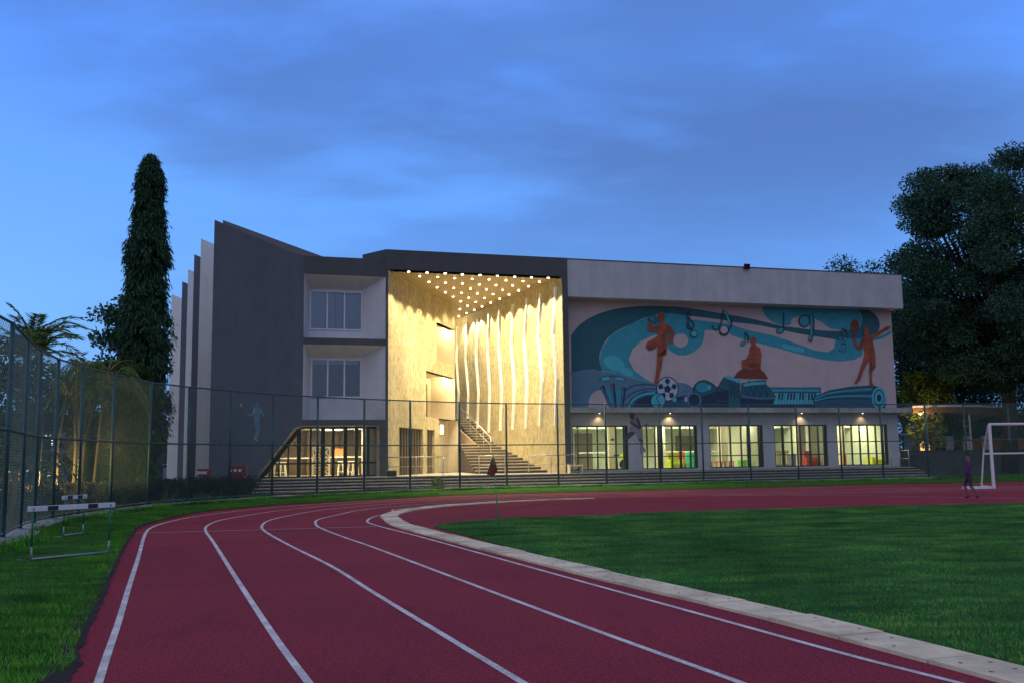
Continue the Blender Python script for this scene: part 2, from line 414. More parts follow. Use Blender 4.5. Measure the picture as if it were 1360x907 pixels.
# ================================================================ THE SETTING: ground
def px_z(pts, z=0.0): return [on_z(x, y, z) for x, y in pts]
K = H/1.6
left_edge = px_z([(80, 907), (104, 855), (130, 800), (160, 735), (178, 706), (189, 699), (219, 689.7), (263, 680.5), (307, 675.7), (360, 671),
                  (430, 667), (520, 662), (604, 657.5), (700, 655), (780, 653), (880, 650.5), (980, 648), (1090, 645), (1210, 642), (1360, 639)])
left_edge = [Vector((-.9, -6, 0)), Vector((-2.0, 2, 0))] + left_edge + [Vector((60, 58, 0))]
left_edge = cr(left_edge, 6)
fence_px = [(3, 724), (26, 711), (44, 703), (69, 695.6), (103, 689.6), (146, 682.6), (196, 675.5), (248, 671), (304, 667), (361, 663.3), (421, 660),
            (483.6, 657), (545, 654.4), (611, 651.7), (673.4, 649.6), (742, 647.9), (806, 646.3), (878, 644.3), (935, 643.0), (998, 641.7), (1061.4, 640.5),
            (1119, 639.3), (1174, 638.2), (1234, 637), (1286, 636), (1345, 634.6)]
fence_posts = px_z(fence_px)
gnd = MB(); gnd.poly([(-700, -300, -.06), (700, -300, -.06), (700, 1200, -.06), (-700, 1200, -.06)])
tag(gnd.build('ground', M['ground']), kind='structure')
# verge of grass between track and fence (slightly domed sheet)
fl = [Vector((-7.5, -6, 0)), Vector((-7.9, 8, 0)), Vector((-8.2, 13, 0))] + fence_posts + [Vector((60, 64, 0))]
fl = cr(fl, 4)
def resample(path, n):
    L_ = [0]
    for a, b in zip(path, path[1:]): L_.append(L_[-1]+(b-a).length)
    out = []; j = 0
    for i in range(n):
        t = L_[-1]*i/(n-1)
        while j < len(path)-2 and L_[j+1] < t: j += 1
        s_ = (t-L_[j])/max(1e-6, L_[j+1]-L_[j]); out.append(path[j].lerp(path[j+1], min(1, s_)))
    return out
va, vb = resample(left_edge, 400), resample(fl, 400)
mb = MB(); NR = 8
vs = []
for i in range(400):
    for k in range(NR+1):
        t = k/NR; p = va[i].lerp(vb[i], t)
        j = (0.06*random.random()+.04*math.sin(i*.63+1)) if k == 0 and va[i].y < 26 else 0
        z = .015 + .05*min(1, t*5)*(1 if k else .2) + .02*math.sin(i*.9+k*2.1)*t
        vs.append((p.x-.06-abs(j)*.9 if k == 0 and va[i].y < 24 else p.x, p.y, z))
mb.add(vs, [(i*(NR+1)+k, i*(NR+1)+k+1, (i+1)*(NR+1)+k+1, (i+1)*(NR+1)+k) for i in range(399) for k in range(NR)])
tag(mb.build('verge_turf', M['verge'], smooth=True), kind='structure')
# track sheet
mb = MB(); tr = va
vs = []
for p in tr: vs += [(p.x, p.y, 0), (max(60, p.x+1), min(p.y, 57.5)-.02*0, 0)]
mb.add([(p.x, p.y, 0) for p in tr]+[(90, 57, 0), (90, -6, 0)], [list(range(len(tr)+2))])
tag(mb.build('running_track', M['track']), kind='structure')
# soil gap along the left track edge
mb = MB()
wob = 0; near = [p for p in cr(left_edge, 2) if p.y < 24]; near = resample(near, 260)
a = []; b_ = []
for i, p in enumerate(near):
    k = max(0.25, 1-p.y/24)
    a.append(Vector((p.x-.17*k-.08*random.random(), p.y, 0))); wob = .6*wob+.4*random.gauss(0, 1) if i else 0; b_.append(Vector((p.x+.03+.045*wob*k+.02*random.random(), p.y, 0)))
vs = []
for i, (p, q) in enumerate(zip(a, b_)):
    vs += [(p.x, p.y, .03), ((p.x+q.x)/2, p.y, .045+.02*random.random()), (q.x, q.y, .006)]
mb.add(vs, [(3*i+k, 3*i+k+1, 3*i+k+4, 3*i+k+3) for i in range(len(near)-1) for k in (0, 1)])
tag(mb.build('soil_edge', M['soil']), kind='structure')

# lane geometry: straight then a concentric bend
C0 = Vector((6.4, 29.4, 0))*K
def lane(px_pts, Rad, a0, a1=75):
    pts = px_z(px_pts)
    d0 = (pts[0]-pts[1]).normalized(); pts = [pts[0]+d0*9, pts[0]+d0*5, pts[0]+d0*2.5, pts[0]+d0*1.1] + pts
    for k in range(0, 14):
        an = R(a0+(a1-a0)*k/13)
        pts.append(C0+Vector((math.cos(an), math.sin(an), 0))*Rad*K)
    back = Vector((.985, .17, 0)); pts += [pts[-1]+back*8, pts[-1]+back*30]
    return cr(pts, 6)
LANES = {
 'A': ([(130.5, 907), (143, 868), (158, 824), (171, 780), (184, 739), (192, 711), (200, 701), (220.6, 693.6), (257, 686)], 16.0, 170),
 'B': ([(410, 907), (367.6, 849.6), (331, 794.4), (305, 754), (283, 719), (273, 704.3), (276.5, 697), (294, 690.2), (331, 683.6)], 14.6, 168),
 'C': ([(695, 907), (500, 789), (441, 752), (386, 724.6), (353, 706), (348, 698), (358.5, 690.5), (389.7, 683.2)], 13.2, 168),
 'D': ([(985, 907), (736, 816.5), (500, 728), (459.6, 714.0), (426, 701), (419, 694.6), (424, 689.2), (452, 682.6)], 11.8, 168),
 'E': ([(1262, 904), (1121, 868), (950.6, 821), (780, 774), (560, 713), (497, 696.6), (488, 691), (499, 685.2), (524, 680.6)], 10.75, 165)}
mb = MB()
for k, (pp, Rd, a0) in LANES.items():
    ribbon(mb, lane(pp, Rd, a0), .058, .004)
# cross line and the far lanes
ribbon(mb, [on_z(175, 708), on_z(500, 699)], .05, .0055)
for rr in (18.0, 19.4):
    ribbon(mb, cr([C0+Vector((math.cos(R(an)), math.sin(R(an)), 0))*rr*K for an in range(135, 70, -8)]+[C0+Vector((12, 19*K+1.6, 0)), C0+Vector((36, 19*K+5, 0))], 5), .045, .004)
ribbon(mb, [on_z(1180, 650.2), on_z(1360, 646.8), on_z(1700, 641)], .05, .005)
ribbon(mb, [on_z(830, 655), on_z(1180, 658.5), on_z(1400, 663)], .05, .006)
tag(mb.build('lane_lines', M['line']), kind='structure')

# infield
kin_px = [(1360, 889.5), (1249, 861), (1019, 805.5), (780, 753), (640, 717), (577, 700)]
kin = px_z(kin_px); kd = (kin[0]-kin[1]).normalized(); kin = [kin[0]+kd*7, kin[0]+kd*3, kin[0]+kd*1] + kin
upper = px_z([(577, 700), (590, 696.5), (620, 693), (700, 688), (780, 686), (900, 680), (1100, 674.5), (1360, 669)])
upper = upper + [Vector((60, upper[-1].y+4, 0))]
kinc = cr(kin, 8); upc = cr(upper, 8)
poly = kinc + upc[1:] + [Vector((60, kin[0].y, 0))]
gi = MB()
gi.add([(p.x, p.y, .02) for p in poly]+[(p.x, p.y, -.05) for p in poly],
       [list(range(len(poly)))]+[[i, i+1, len(poly)+i+1, len(poly)+i] for i in range(len(poly)-1)])
tag(gi.build('infield_turf', M['grass']), kind='structure')

# drain kerb of cream blocks
kout = px_z([(1313, 902.7), (1078.5, 840), (965.5, 811.4), (780, 766.6), (640, 729.5), (560, 708.5)])
kd = (kout[0]-kout[1]).normalized(); kout = [kout[0]+kd*7, kout[0]+kd*3, kout[0]+kd*1] + kout
mid = [(a.lerp(b, .5)) for a, b in zip(kout[:7], kin[:7])]
wk = .42
arc = [C0+Vector((math.cos(R(a)), math.sin(R(a)), 0))*10.05*K for a in (193, 185, 176, 166, 155, 143, 130, 119)]
kpath = cr(mid+[on_z(545, 701)]+arc+[C0+Vector((math.cos(R(109)), math.sin(R(109)), 0))*10.05*K], 10)
kl = resample(kpath, 900)
tot = sum((b-a).length for a, b in zip(kl, kl[1:]))
mb = MB(); nb = int(tot/.92); jj = 0
holes = MB()
for i in range(nb):
    i0 = int(i*899/nb)+0; i1 = int((i+1)*899/nb)
    seg = kl[i0:i1+1]
    if len(seg) < 3: continue
    t = (seg[1]-seg[0]).normalized(); seg = [seg[0]+t*.008]+seg[1:-1]+[seg[-1]-t*.008]
    lift = .03+.006*math.sin(i*2.3)
    fade = 1 if i < nb-4 else .5
    A = offset2(seg, wk/2*fade+.006*math.sin(i*5)); B = offset2(seg, -wk/2*fade)
    n = len(seg)
    vs = [(p.x, p.y, lift) for p in A]+[(p.x, p.y, lift) for p in B]+[(p.x, p.y, -.03) for p in A]+[(p.x, p.y, -.03) for p in B]
    fs = [(k, n+k, n+k+1, k+1) for k in range(n-1)]+[(n+k, 3*n+k, 3*n+k+1, n+k+1) for k in range(n-1)]+[(k+1, 2*n+k+1, 2*n+k, k) for k in range(n-1)]
    fs += [(0, 2*n, 3*n, n), (n-1, 2*n-1, 4*n-1, 3*n-1)]
    mb.mat(0).add(vs, fs)
    # drain holes, four per block, slightly irregular
    for q in (.22, .5, .78):
        for sgn in (-1, 1):
            if random.random() < .3: continue
            c = seg[int(q*(n-1))]; tt = (seg[-1]-seg[0]).normalized(); nn = Vector((-tt.y, tt.x, 0))
            c = c + nn*sgn*(.09+.03*random.random()) + tt*random.uniform(-.05, .05)
            mb.mat(1).add([(c.x+tt.x*.018*math.cos(a)+nn.x*.014*math.sin(a), c.y+tt.y*.018*math.cos(a)+nn.y*.014*math.sin(a), lift+.002) for a in [k*math.pi/4 for k in range(8)]], [range(8)])
tag(mb.build('drain_kerb', [M['kerb'], M['hole']]), kind='structure')

# concrete footing below the fence
mb = MB(); fpth = resample([p for p in fl if p.y > -6], 300)
A = offset2(fpth, -.0); B = offset2(fpth, -.42); A = offset2(fpth, .12)
vs = []
for p, q in zip(A, B): vs += [(p.x, p.y, -.05), (p.x, p.y, .13), (q.x, q.y, .13), (q.x, q.y, -.05)]
mb.add(vs, [(4*i+k, 4*i+k+1, 4*(i+1)+k+1, 4*(i+1)+k) for i in range(299) for k in range(3)])
tag(mb.build('concrete_kerb', M['conc']), kind='structure')

# ---------------------------------------------------------------- grass blades
def blades(name, pts, hgt, wid, mat, lean=.6):
    n = len(pts)
    if n == 0: return
    ang = rng.uniform(0, 2*math.pi, n); P0_ = np.asarray(pts); h = hgt*rng.uniform(.4, 1.25, n)*(1+.38*np.sin(P0_[:, 0]*1.9+2*np.sin(P0_[:, 1]*1.3))*np.sin(P0_[:, 1]*2.7+P0_[:, 0]*.8)); la = rng.uniform(0, 2*math.pi, n); ln = h*lean*rng.uniform(.2, 1, n)
    P = np.asarray(pts); dx = np.cos(ang)*wid/2*rng.uniform(.6, 1.3, n); dy = np.sin(ang)*wid/2
    v = np.zeros((n, 3, 3)); v[:, 0] = P; v[:, 1] = P; v[:, 2] = P
    v[:, 0, 0] -= dx; v[:, 0, 1] -= dy; v[:, 1, 0] += dx; v[:, 1, 1] += dy
    v[:, 2, 0] += np.cos(la)*ln; v[:, 2, 1] += np.sin(la)*ln; v[:, 2, 2] += h
    me = bpy.data.meshes.new(name); me.vertices.add(3*n); me.vertices.foreach_set('co', v.ravel())
    me.loops.add(3*n); me.loops.foreach_set('vertex_index', np.arange(3*n, dtype=np.int32))
    me.polygons.add(n); me.polygons.foreach_set('loop_start', np.arange(0, 3*n, 3, dtype=np.int32)); me.polygons.foreach_set('loop_total', np.full(n, 3, dtype=np.int32))
    me.materials.append(mat); me.update(); me.validate()
    o = bpy.data.objects.new(name, me); COL.objects.link(o); return o
def inpoly(P, poly):
    x, y = P[:, 0], P[:, 1]; ins = np.zeros(len(P), bool); n = len(poly); j = n-1
    for i in range(n):
        xi, yi, xj, yj = poly[i].x, poly[i].y, poly[j].x, poly[j].y
        if yi != yj:
            c = ((yi > y) != (yj > y)) & (x < (xj-xi)*(y-yi)/(yj-yi)+xi); ins ^= c
        j = i
    return ins
def infield_pts(n, x0, x1, y0, y1):
    P = np.column_stack([rng.uniform(x0, x1, n), rng.uniform(y0, y1, n)])
    # clump: density follows a sum of sines
    d = np.sin(P[:, 0]*2.1+1.3*np.sin(P[:, 1]*1.1))+np.sin(P[:, 1]*3.3+P[:, 0]*.7)+rng.uniform(-1.6, 1.6, n)
    P = P[(d > -1.2)]
    P = P[np.abs(P[:, 0]/np.maximum(P[:, 1], .1)) < .62]
    P = P[inpoly(P, poly)]
    return np.column_stack([P, np.full(len(P), .018)])
tag(blades('infield_grass', infield_pts(800000, -2, 16, 6, 27), .034, .0085, M['blade'], .8), kind='stuff')
vpoly = va + vb[::-1]
P = np.column_stack([rng.uniform(-12, -3, 600000), rng.uniform(5, 40, 600000)])
P = P[rng.uniform(0, 1, len(P)) < np.clip(16/np.maximum(P[:, 1], 1), .25, 1)]
P = P[np.abs(P[:, 0]/P[:, 1]) < .62]; P = P[inpoly(P, vpoly)]
tag(blades('verge_grass', np.column_stack([P, np.full(len(P), .045)]), .045, .0095, M['blade2'], .8), kind='stuff')
# far verge: longer tufts along the fence foot
fp2 = offset2(fpth, -.55)
pp = []
for i in range(len(fp2)-1):
    q = fp2[i]
    if q.y < 5 or q.x > 30: continue
    nn = 160
    t = rng.uniform(0, 1, nn)[:, None]; seg = np.array(fp2[i])[None]*(1-t)+np.array(fp2[i+1])[None]*t
    seg[:, 0] += rng.uniform(-.3, .18, nn)*1; seg[:, 1] += rng.uniform(-.25, .2, nn); seg[:, 2] = .05
    pp.append(seg)
tag(blades('fence_foot_grass', np.concatenate(pp), .13, .02, M['blade2'], .5), kind='stuff')

# ================================================================ THE BUILDING
A0 = at_y(755, 500, 49.9); A0.z = 0
TH = R(73.3); U = Vector((math.sin(TH), math.cos(TH), 0)); NO = Vector((U.y, -U.x, 0))   # along the front, and out of it
def fac(s, d, z): return A0+U*s+NO*d+Vector((0, 0, z))
def fp(px, py, d=0.0):
    p = on_plane(px, py, A0+NO*d, NO); return (p-A0).dot(U), p.z
def fs(px, d=0.0, py=500): return fp(px, py, d)[0]
ZF = .66; ZT = 11.75; ZL = 11.25; ZC = 10.70
bld = thing('school_building', 'dark and white three storey school building with lit corner porch and painted mural', 'building', tuple(A0))
RZ = math.atan2(U.y, U.x)
def slab(mb, pts, d0, d1):
    """polygon in (s,z) on offset d0, extruded back to d1"""
    P = [fac(s, d0, z) for s, z in pts]; mb.extr(P, NO*(d1-d0)); return mb
def sbox(mb, s0, s1, z0, z1, d0, d1): return slab(mb, [(s0, z0), (s1, z0), (s1, z1), (s0, z1)], d0, d1)

S_L = fs(281, 0, 460); S_R = fs(1198, 0, 385)         # ends of the front
s515 = fs(515.5, 0, 500); s748 = fs(748.5, 0, 500); s757 = fs(756, 0, 500); s403 = fs(403, 0, 450); s512 = fs(512, 0, 450)
s504 = fs(504, 0, 600)
# --- left blade wall with the slanted opening
pA = [fp(281, 292), fp(388, 335.5), fp(403, 336.5)]
zt1, zb1 = fp(403, 364)[1], fp(403, 448)[1]
zt2, zb2 = fp(403, 457)[1], fp(403, 557)[1]
zo = fp(450, 564.7)[1]
o1, o2 = fp(339, 634), fp(391.7, 567.8)
ZBL = pA[0][1]
mb = MB()
slab(mb, [(S_L, 0), (S_L, ZBL), (pA[1][0], pA[1][1]), (s403, ZL), (s403, zo), (fs(402.5, 0, 565), zo), (o2[0], o2[1]), (o1[0], ZF), (o1[0], 0)], 0, -.35)
mb.build('blade_wall', M['dark_wall'], bld, bevel=.02)
mb = MB()
sbox(mb, s403, s512+.02, zt1, ZL, .003, -.35)
sbox(mb, s403, s512, zt2, zb1, .003, -.35)
sbox(mb, s403, s512, zo, zb2, .003, -.35)
sbox(mb, s504, s515-.01, ZF, zo, .003, -.35)
sbox(mb, s512, s515-.01, zo, ZL, .003, -.35)
sbox(mb, o1[0], s504, 0, ZF-.01, -.002, -.35)
mb.build('wall', M['dark_wall2'], bld)
# --- the sloping wall behind the blade
q = [fp(296, 292.5, -1.5), fp(430, 341.5, -1.5), fp(430, 430, -1.5), fp(296, 430, -1.5)]
slab(MB(), q, -1.5, -1.8).build('inner_blade_wall', M['lightgrey'], bld)
# roof of left wing
mb = MB(); sbox(mb, s403-3, s515-.5, ZL-.5, ZL-.12, -.36, -14); mb.build('roof', M['dark_wall2'], bld)
# --- fins stepping back
for i, (px, py) in enumerate([(267, 317), (258, 338), (250, 358), (242, 374), (228, 391)]):
    p = on_z(px, py, ZBL); 
    mb = MB(); pts = [Vector((p.x, p.y, 0)), Vector((p.x, p.y, ZBL)), p+U*3.2+Vector((0, 0, -1.3)), Vector((p.x, p.y, 0))+U*3.2]
    mb.extr(pts, -NO*.3)
    mb.build('fin_wall', M['fin_white'] if i in (0, 2, 4) else M['dark_wall'], bld, bevel=.015)
# side body behind the fins
mb = MB(); sbox(mb, S_L+2.2, s515-.5, 0, ZL-.6, -9.0, -9.3); sbox(mb, S_L+2.2, S_L+2.5, 0, ZL-.6, -2, -9); mb.build('side_wall', M['dark_wall'], bld)

# --- window niches of the left wing
def niche(outer, inner_px, win_px, zt, zb, blinds):
    D = -1.05
    so0, so1 = s403+.0, s512
    li, ti = fp(*inner_px[0], D); ri, tr_ = fp(*inner_px[1], D)
    mb = MB(); O = lambda s, z, d=-.35: fac(s, d, z)
    f0 = -.003
    # splayed jambs, soffit, sill, each a closed slab
    def pl(a, b, c, d_): mb.extr([a, b, c, d_], ((b-a).cross(c-a)).normalized()*.08)
    w0, w1 = fp(*win_px[0], D), fp(*win_px[1], D)
    wi0, wi1, wt, wb = w0[0], w1[0], w0[1], w1[1]
    zi = tr_
    mb.poly([fac(so0, f0, zb), fac(li, D, zb), fac(li, D, zi), fac(so0, f0, zt)])
    mb.poly([fac(so1, f0, zb), fac(so1, f0, zt), fac(ri, D, zi), fac(ri, D, zb)])
    mb.poly([fac(so0, f0, zt), fac(li, D, zi), fac(ri, D, zi), fac(so1, f0, zt)])
    mb.poly([fac(so0, f0, zb), fac(so1, f0, zb), fac(ri, D, zb), fac(li, D, zb)])
    # back wall around the window
    for a, b, c, d_ in ((li, wi0, zb, zi), (wi1, ri, zb, zi), (wi0, wi1, zb, wb), (wi0, wi1, wt, zi)):
        if b-a > .01 and d_-c > .01: mb.poly([fac(a, D, c), fac(b, D, c), fac(b, D, d_), fac(a, D, d_)])
    mb.build('window_niche', M['white_wall'], bld)
    fr = MB(); t = .06
    sbox(fr, wi0, wi1, wt-t, wt, D+.03, D-.08); sbox(fr, wi0, wi1, wb, wb+t, D+.05, D-.08)
    for k in range(4):
        c = wi0+(wi1-wi0)*k/3
        sbox(fr, max(wi0, c-.035), min(wi1, c+.035) if k else wi0+.07, wb+t, wt-t, D+.028, D-.08)
    fo = fr.build('window', M['wframe'], bld)
    pn = MB(); sbox(pn, wi0+.02, wi1-.02, wb+.02, wt-.02, D-.03, D-.045); pn.build('pane', M['glassd'], fo)
    bl = MB()
    if blinds:
        nb_ = 3
        for k in range(nb_):
            a = wi0+(wi1-wi0)*k/3+.05; b = wi0+(wi1-wi0)*(k+1)/3-.05
            if k == 1: sbox(bl, a, (a+b)/2-.02, wb+.05, wt-.05, D-.16, D-.18); sbox(bl, (a+b)/2+.02, b, wb+.05, wt-.05, D-.2, D-.22)
            else: sbox(bl, a, b, wb+.05, wt-.05, D-.16, D-.18)
        bl.build('blind', M['blind'], fo)
    else:
        sbox(bl, wi0+.1, wi1-.1, wt-.26, wt-.05, D-.16, D-.18)
        bl.build('blind', M['blind'], fo)
    rm = MB()
    a, b = wi0-.4, wi1+.6
    rm.poly([fac(a, D-3.5, wb-.8), fac(b, D-3.5, wb-.8), fac(b, D-3.5, wt+.4), fac(a, D-3.5, wt+.4)])
    rm.poly([fac(a, D-.3, wb-.8), fac(a, D-3.5, wb-.8), fac(a, D-3.5, wt+.4), fac(a, D-.3, wt+.4)])
    rm.poly([fac(b, D-.3, wb-.8), fac(b, D-3.5, wb-.8), fac(b, D-3.5, wt+.4), fac(b, D-.3, wt+.4)])
    rm.poly([fac(a, D-.3, wt+.4), fac(b, D-.3, wt+.4), fac(b, D-3.5, wt+.4), fac(a, D-3.5, wt+.4)])
    rm.poly([fac(a, D-.3, wb-.8), fac(b, D-.3, wb-.8), fac(b, D-3.5, wb-.8), fac(a, D-3.5, wb-.8)])
    rm.build('room', M['dim'], bld)
    if not blinds:
        for sx in (.12, .88, .55):
            l = MB(); c = fac(wi0+(wi1-wi0)*sx, D-1.6, wt+.33)
            l.box(c, (.5, .5, .04), RZ); l.build('ceiling_light', M['amber'], bld)
niche(None, [(411, 386), (481, 386)], [(411.5, 386), (480, 439.5)], zt1, zb1, True)
niche(None, [(411, 474), (481, 475)], [(413, 476), (479, 528)], zt2, zb2, False)

# --- café behind the slanted opening
GD = -1.0
mb = MB()
cz = zo
# reveal: soffit along slope and top, in warm plaster
mb.poly([fac(o1[0], -.003, ZF), fac(o2[0], -.003, o2[1]), fac(o2[0]+.12, GD-.1, o2[1]-.08), fac(o1[0]+.12, GD-.1, ZF)])
mb.poly([fac(o2[0], -.003, o2[1]), fac(fs(402.5, 0, 565), -.003, cz), fac(fs(402.5, 0, 565)+.05, GD-.1, cz-.03), fac(o2[0]+.12, GD-.1, o2[1]-.08)])
mb.poly([fac(fs(402.5, 0, 565), -.003, cz), fac(s504, -.003, cz), fac(s504, GD-.1, cz-.03), fac(fs(402.5, 0, 565)+.05, GD-.1, cz-.03)])
mb.poly([fac(s504, -.003, ZF), fac(s504, GD-.1, ZF), fac(s504, GD-.1, cz), fac(s504, -.003, cz)])
mb.build('opening_reveal', M['cream'], bld)
fr = MB()
g0 = fs(344, GD, 633); gtop = fp(400, 566.5, GD)
g1 = fs(397, GD, 572); gr = fs(503.5, GD, 600)
ztr = fp(440, 614.5, GD)[1]
def slope_z(s): return min(gtop[1], ZF+(s-g0)/(g1-g0)*(gtop[1]-ZF))
for px_, wv in ((358.5, .07), (371, .07), (383, .07), (397, .18), (412.5, .09), (428.8, .20), (442.6, .14), (458.8, .18), (473.5, .16), (489, .12)):
    s = fs(px_, GD, 600); sbox(fr, s-wv/2, s+wv/2, ZF, slope_z(s)-.02, GD, GD-.1)
for px_ in (503,):
    s = fs(px_, GD, 600); sbox(fr, s-.12, s, ZF, gtop[1], GD+.004, GD-.1)
sbox(fr, g0+.5, gr, ztr-.04, ztr+.04, GD-.01, GD-.09)
sbox(fr, g0, gr, ZF+.001, ZF+.06, GD-.005, GD-.095)
fr.extr([fac(g0-.05, GD, ZF), fac(g0+.22, GD, ZF), fac(g1+.2, GD, gtop[1]-.02), fac(g1-.02, GD, gtop[1]-.02)], -NO*.12)
sbox(fr, g1, gr, gtop[1]-.1, gtop[1]+.05, GD+.006, GD-.1)
cafe = fr.build('cafe_glazing', M['frame'], bld)
gp = MB(); gp.extr([fac(g0, GD-.05, ZF), fac(gr, GD-.05, ZF), fac(gr, GD-.05, gtop[1]), fac(g1, GD-.05, gtop[1])], -NO*.01); gp.build('pane', M['glass'], cafe)
# cream pier panel at the right end of the glazing
mb = MB(); sbox(mb, fs(482, GD, 600), fs(488, GD, 600), ZF, gtop[1]-.1, GD-.12, GD-.5); sbox(mb, fs(491, GD, 600), fs(503, GD, 600), ZF, gtop[1]-.1, GD-.12, GD-.5)
mb.build('pier', M['cream'], bld)
mb = MB(); a, b = g0-.3, gr+.3; d1 = -8.5
mb.poly([fac(a, GD-.1, ZF), fac(b, GD-.1, ZF), fac(b, d1, ZF), fac(a, d1, ZF)])
mb.build('cafe_floor', M['cream'], bld)
mb = MB()
mb.poly([fac(a, d1, ZF), fac(b, d1, ZF), fac(b, d1, cz+.2), fac(a, d1, cz+.2)])
mb.poly([fac(b, GD-.1, ZF), fac(b, d1, ZF), fac(b, d1, cz+.2), fac(b, GD-.1, cz+.2)])
mb.poly([fac(a, GD-.1, ZF), fac(a, d1, ZF), fac(a, d1, cz+.2), fac(a, GD-.1, cz+.2)])
for k in range(5):
    s = a+1.6+k*1.5; sbox(mb, s, s+.25, ZF, cz, d1+.4, d1+.15)
mb.build('cafe_wall', M['cafewall'], bld)
mb = MB(); mb.poly([fac(a, GD-.1, cz+.02), fac(b, GD-.1, cz+.02), fac(b, d1, cz+.02), fac(a, d1, cz+.02)]); mb.build('cafe_ceiling', M['roomceil'], bld)
def arealight(parent, pos, sx, sy, W, col, name='lamp', rz=0, down=True):
    l = bpy.data.lights.new(name, 'AREA'); l.shape = 'RECTANGLE'; l.size = sx; l.size_y = sy; l.energy = W; l.color = col
    o = bpy.data.objects.new(name, l); COL.objects.link(o); o.parent = parent
    o.location = Vector(pos)-wpos(parent); o.rotation_euler = (0, 0, rz); return o
for k, (px_, dd) in enumerate(((406, -1.9), (420, -3.4), (452, -2.0), (484, -1.9), (474, -3.6), (440, -6))):  # the lamp nearest the cream pier is added to brighten its panels
    s = fs(px_, dd, 570); c = fac(s, dd, cz-.02)
    l = MB(); l.box(c, (1.1, .28, .05), RZ); lo = l.build('ceiling_light', M['tubelight'], bld)
    arealight(lo, c-Vector((0, 0, .04)), 1.1, .28, 95, (1, .80, .44), rz=RZ)

# --- portal frame
mb = MB()
ps = fac(s512, .02, 0)
sbox(mb, s512-.0, s757, ZC+.05, ZT, .05, -.6)
sbox(mb, s748, s757, ZF-.66, ZC+.05, .05, -.8)
# raised return wall running back from the corner
c0 = fac(s512, .05, 0); ret = Vector((-.743, .669, 0)); c1 = c0+ret*1.8
mb.extr([Vector((c0.x, c0.y, ZL-.55))+Vector((-.004, .004, 0)), Vector((c0.x, c0.y, ZT)), Vector((c1.x, c1.y, ZT)), Vector((c1.x, c1.y, ZL-.55))], Vector((.6, .7, 0))*.6)
mb.build('portal_frame', M['dark_wall2'], bld)
mb = MB(); slabpts = [Vector((c1.x, c1.y, ZT-.3)), fac(s512+.6, -.6, ZT-.3), fac(s757, -.6, ZT-.3), fac(s757, -16, ZT-.3), fac(s512-1, -16, ZT-.3)]
mb.extr(slabpts, (0, 0, .12)); mb.build('roof', M['dark_wall2'], bld)
# soffit
LW0 = fac(s515, -.6*0, 0); RW0 = fac(s748, 0, 0)
APX = Vector((-3.87, 64.9, 0)); LW1 = Vector((-3.50, 58.8, 0))
mb = MB(); back = LW1+Vector((-3, 6, 0))
P = [fac(s515-.2, -.02, ZC), fac(s748+.2, -.02, ZC)]
mb.poly([fac(s515-.3, -.3, ZC), fac(s748+.3, -.3, ZC), APX+Vector((.5, .3, ZC)), back+Vector((0, 0, ZC))])
mb.poly([fac(s515, .04, ZC+.05), fac(s748, .04, ZC+.05), fac(s748, -.3, ZC+.05), fac(s515, -.3, ZC+.05)])
mb.build('porch_ceiling', M['soffit'], bld)
# panel seams on the soffit
ldir = (LW1-LW0); ldir.normalize(); lnn = Vector((ldir.y, -ldir.x, 0))      # faces right (into the porch)
rdir = (APX-RW0); rdir.normalize(); rnn = Vector((-rdir.y, rdir.x, 0))      # faces left
if rnn.x > 0: rnn = -rnn
if lnn.x < 0: lnn = -lnn
def lp(px, py): 
    p = on_plane(px, py, LW0, lnn); return p
def rp(px, py, off=0):
    return on_plane(px, py, RW0+rnn*off, rnn)
def wallpt(base, d, t, z): return Vector((base.x+d.x*t, base.y+d.y*t, z))
# left textured wall in pieces round its recesses
def lt(px, py=500): return (lp(px, py)-LW0).dot(ldir)
def lz(px, py): return lp(px, py).z
LEN = (LW1-LW0).length
t1, zA, zB = lt(580, 450), lz(580, 428), lz(580, 478)
t2, zC_, zD = lt(566, 520), lz(566, 492), lz(566, 553)
t3 = lt(583, 600); zE = lz(583, 560)
mb = MB()
def lwbox(t0, t1_, z0, z1, th=.35):
    mb.extr([wallpt(LW0, ldir, t0, z0), wallpt(LW0, ldir, t1_, z0), wallpt(LW0, ldir, t1_, z1), wallpt(LW0, ldir, t0, z1)], -lnn*th)
d0a, d0b, zdoor = lt(530, 600), lt(562, 600), lz(545, 568)
d1a, d1b = lt(567, 600), lt(577.5, 600)
tt0 = .36
lwbox(tt0, t2, zC_+0, ZC); lwbox(t2, t1, zA, ZC); lwbox(t1, LEN, zA, ZC)
lwbox(t2, t1, zC_, zA); lwbox(t1, LEN, zC_, zB)
lwbox(tt0, t2, zD, zC_); lwbox(tt0, t3, zdoor, zD)
lwbox(tt0, d0a, ZF, zdoor); lwbox(d0b, d1a, ZF, zdoor); lwbox(d1b, t3, ZF, zdoor)
mb.build('textured_wall', M['stucco'], bld)
mb = MB()
mb.extr([wallpt(LW0, ldir, .0, ZF), wallpt(LW0, ldir, .35, ZF), wallpt(LW0, ldir, .35, ZC), wallpt(LW0, ldir, 0, ZC)], -lnn*.3)
mb.build('porch_jamb', M['stucco'], bld)
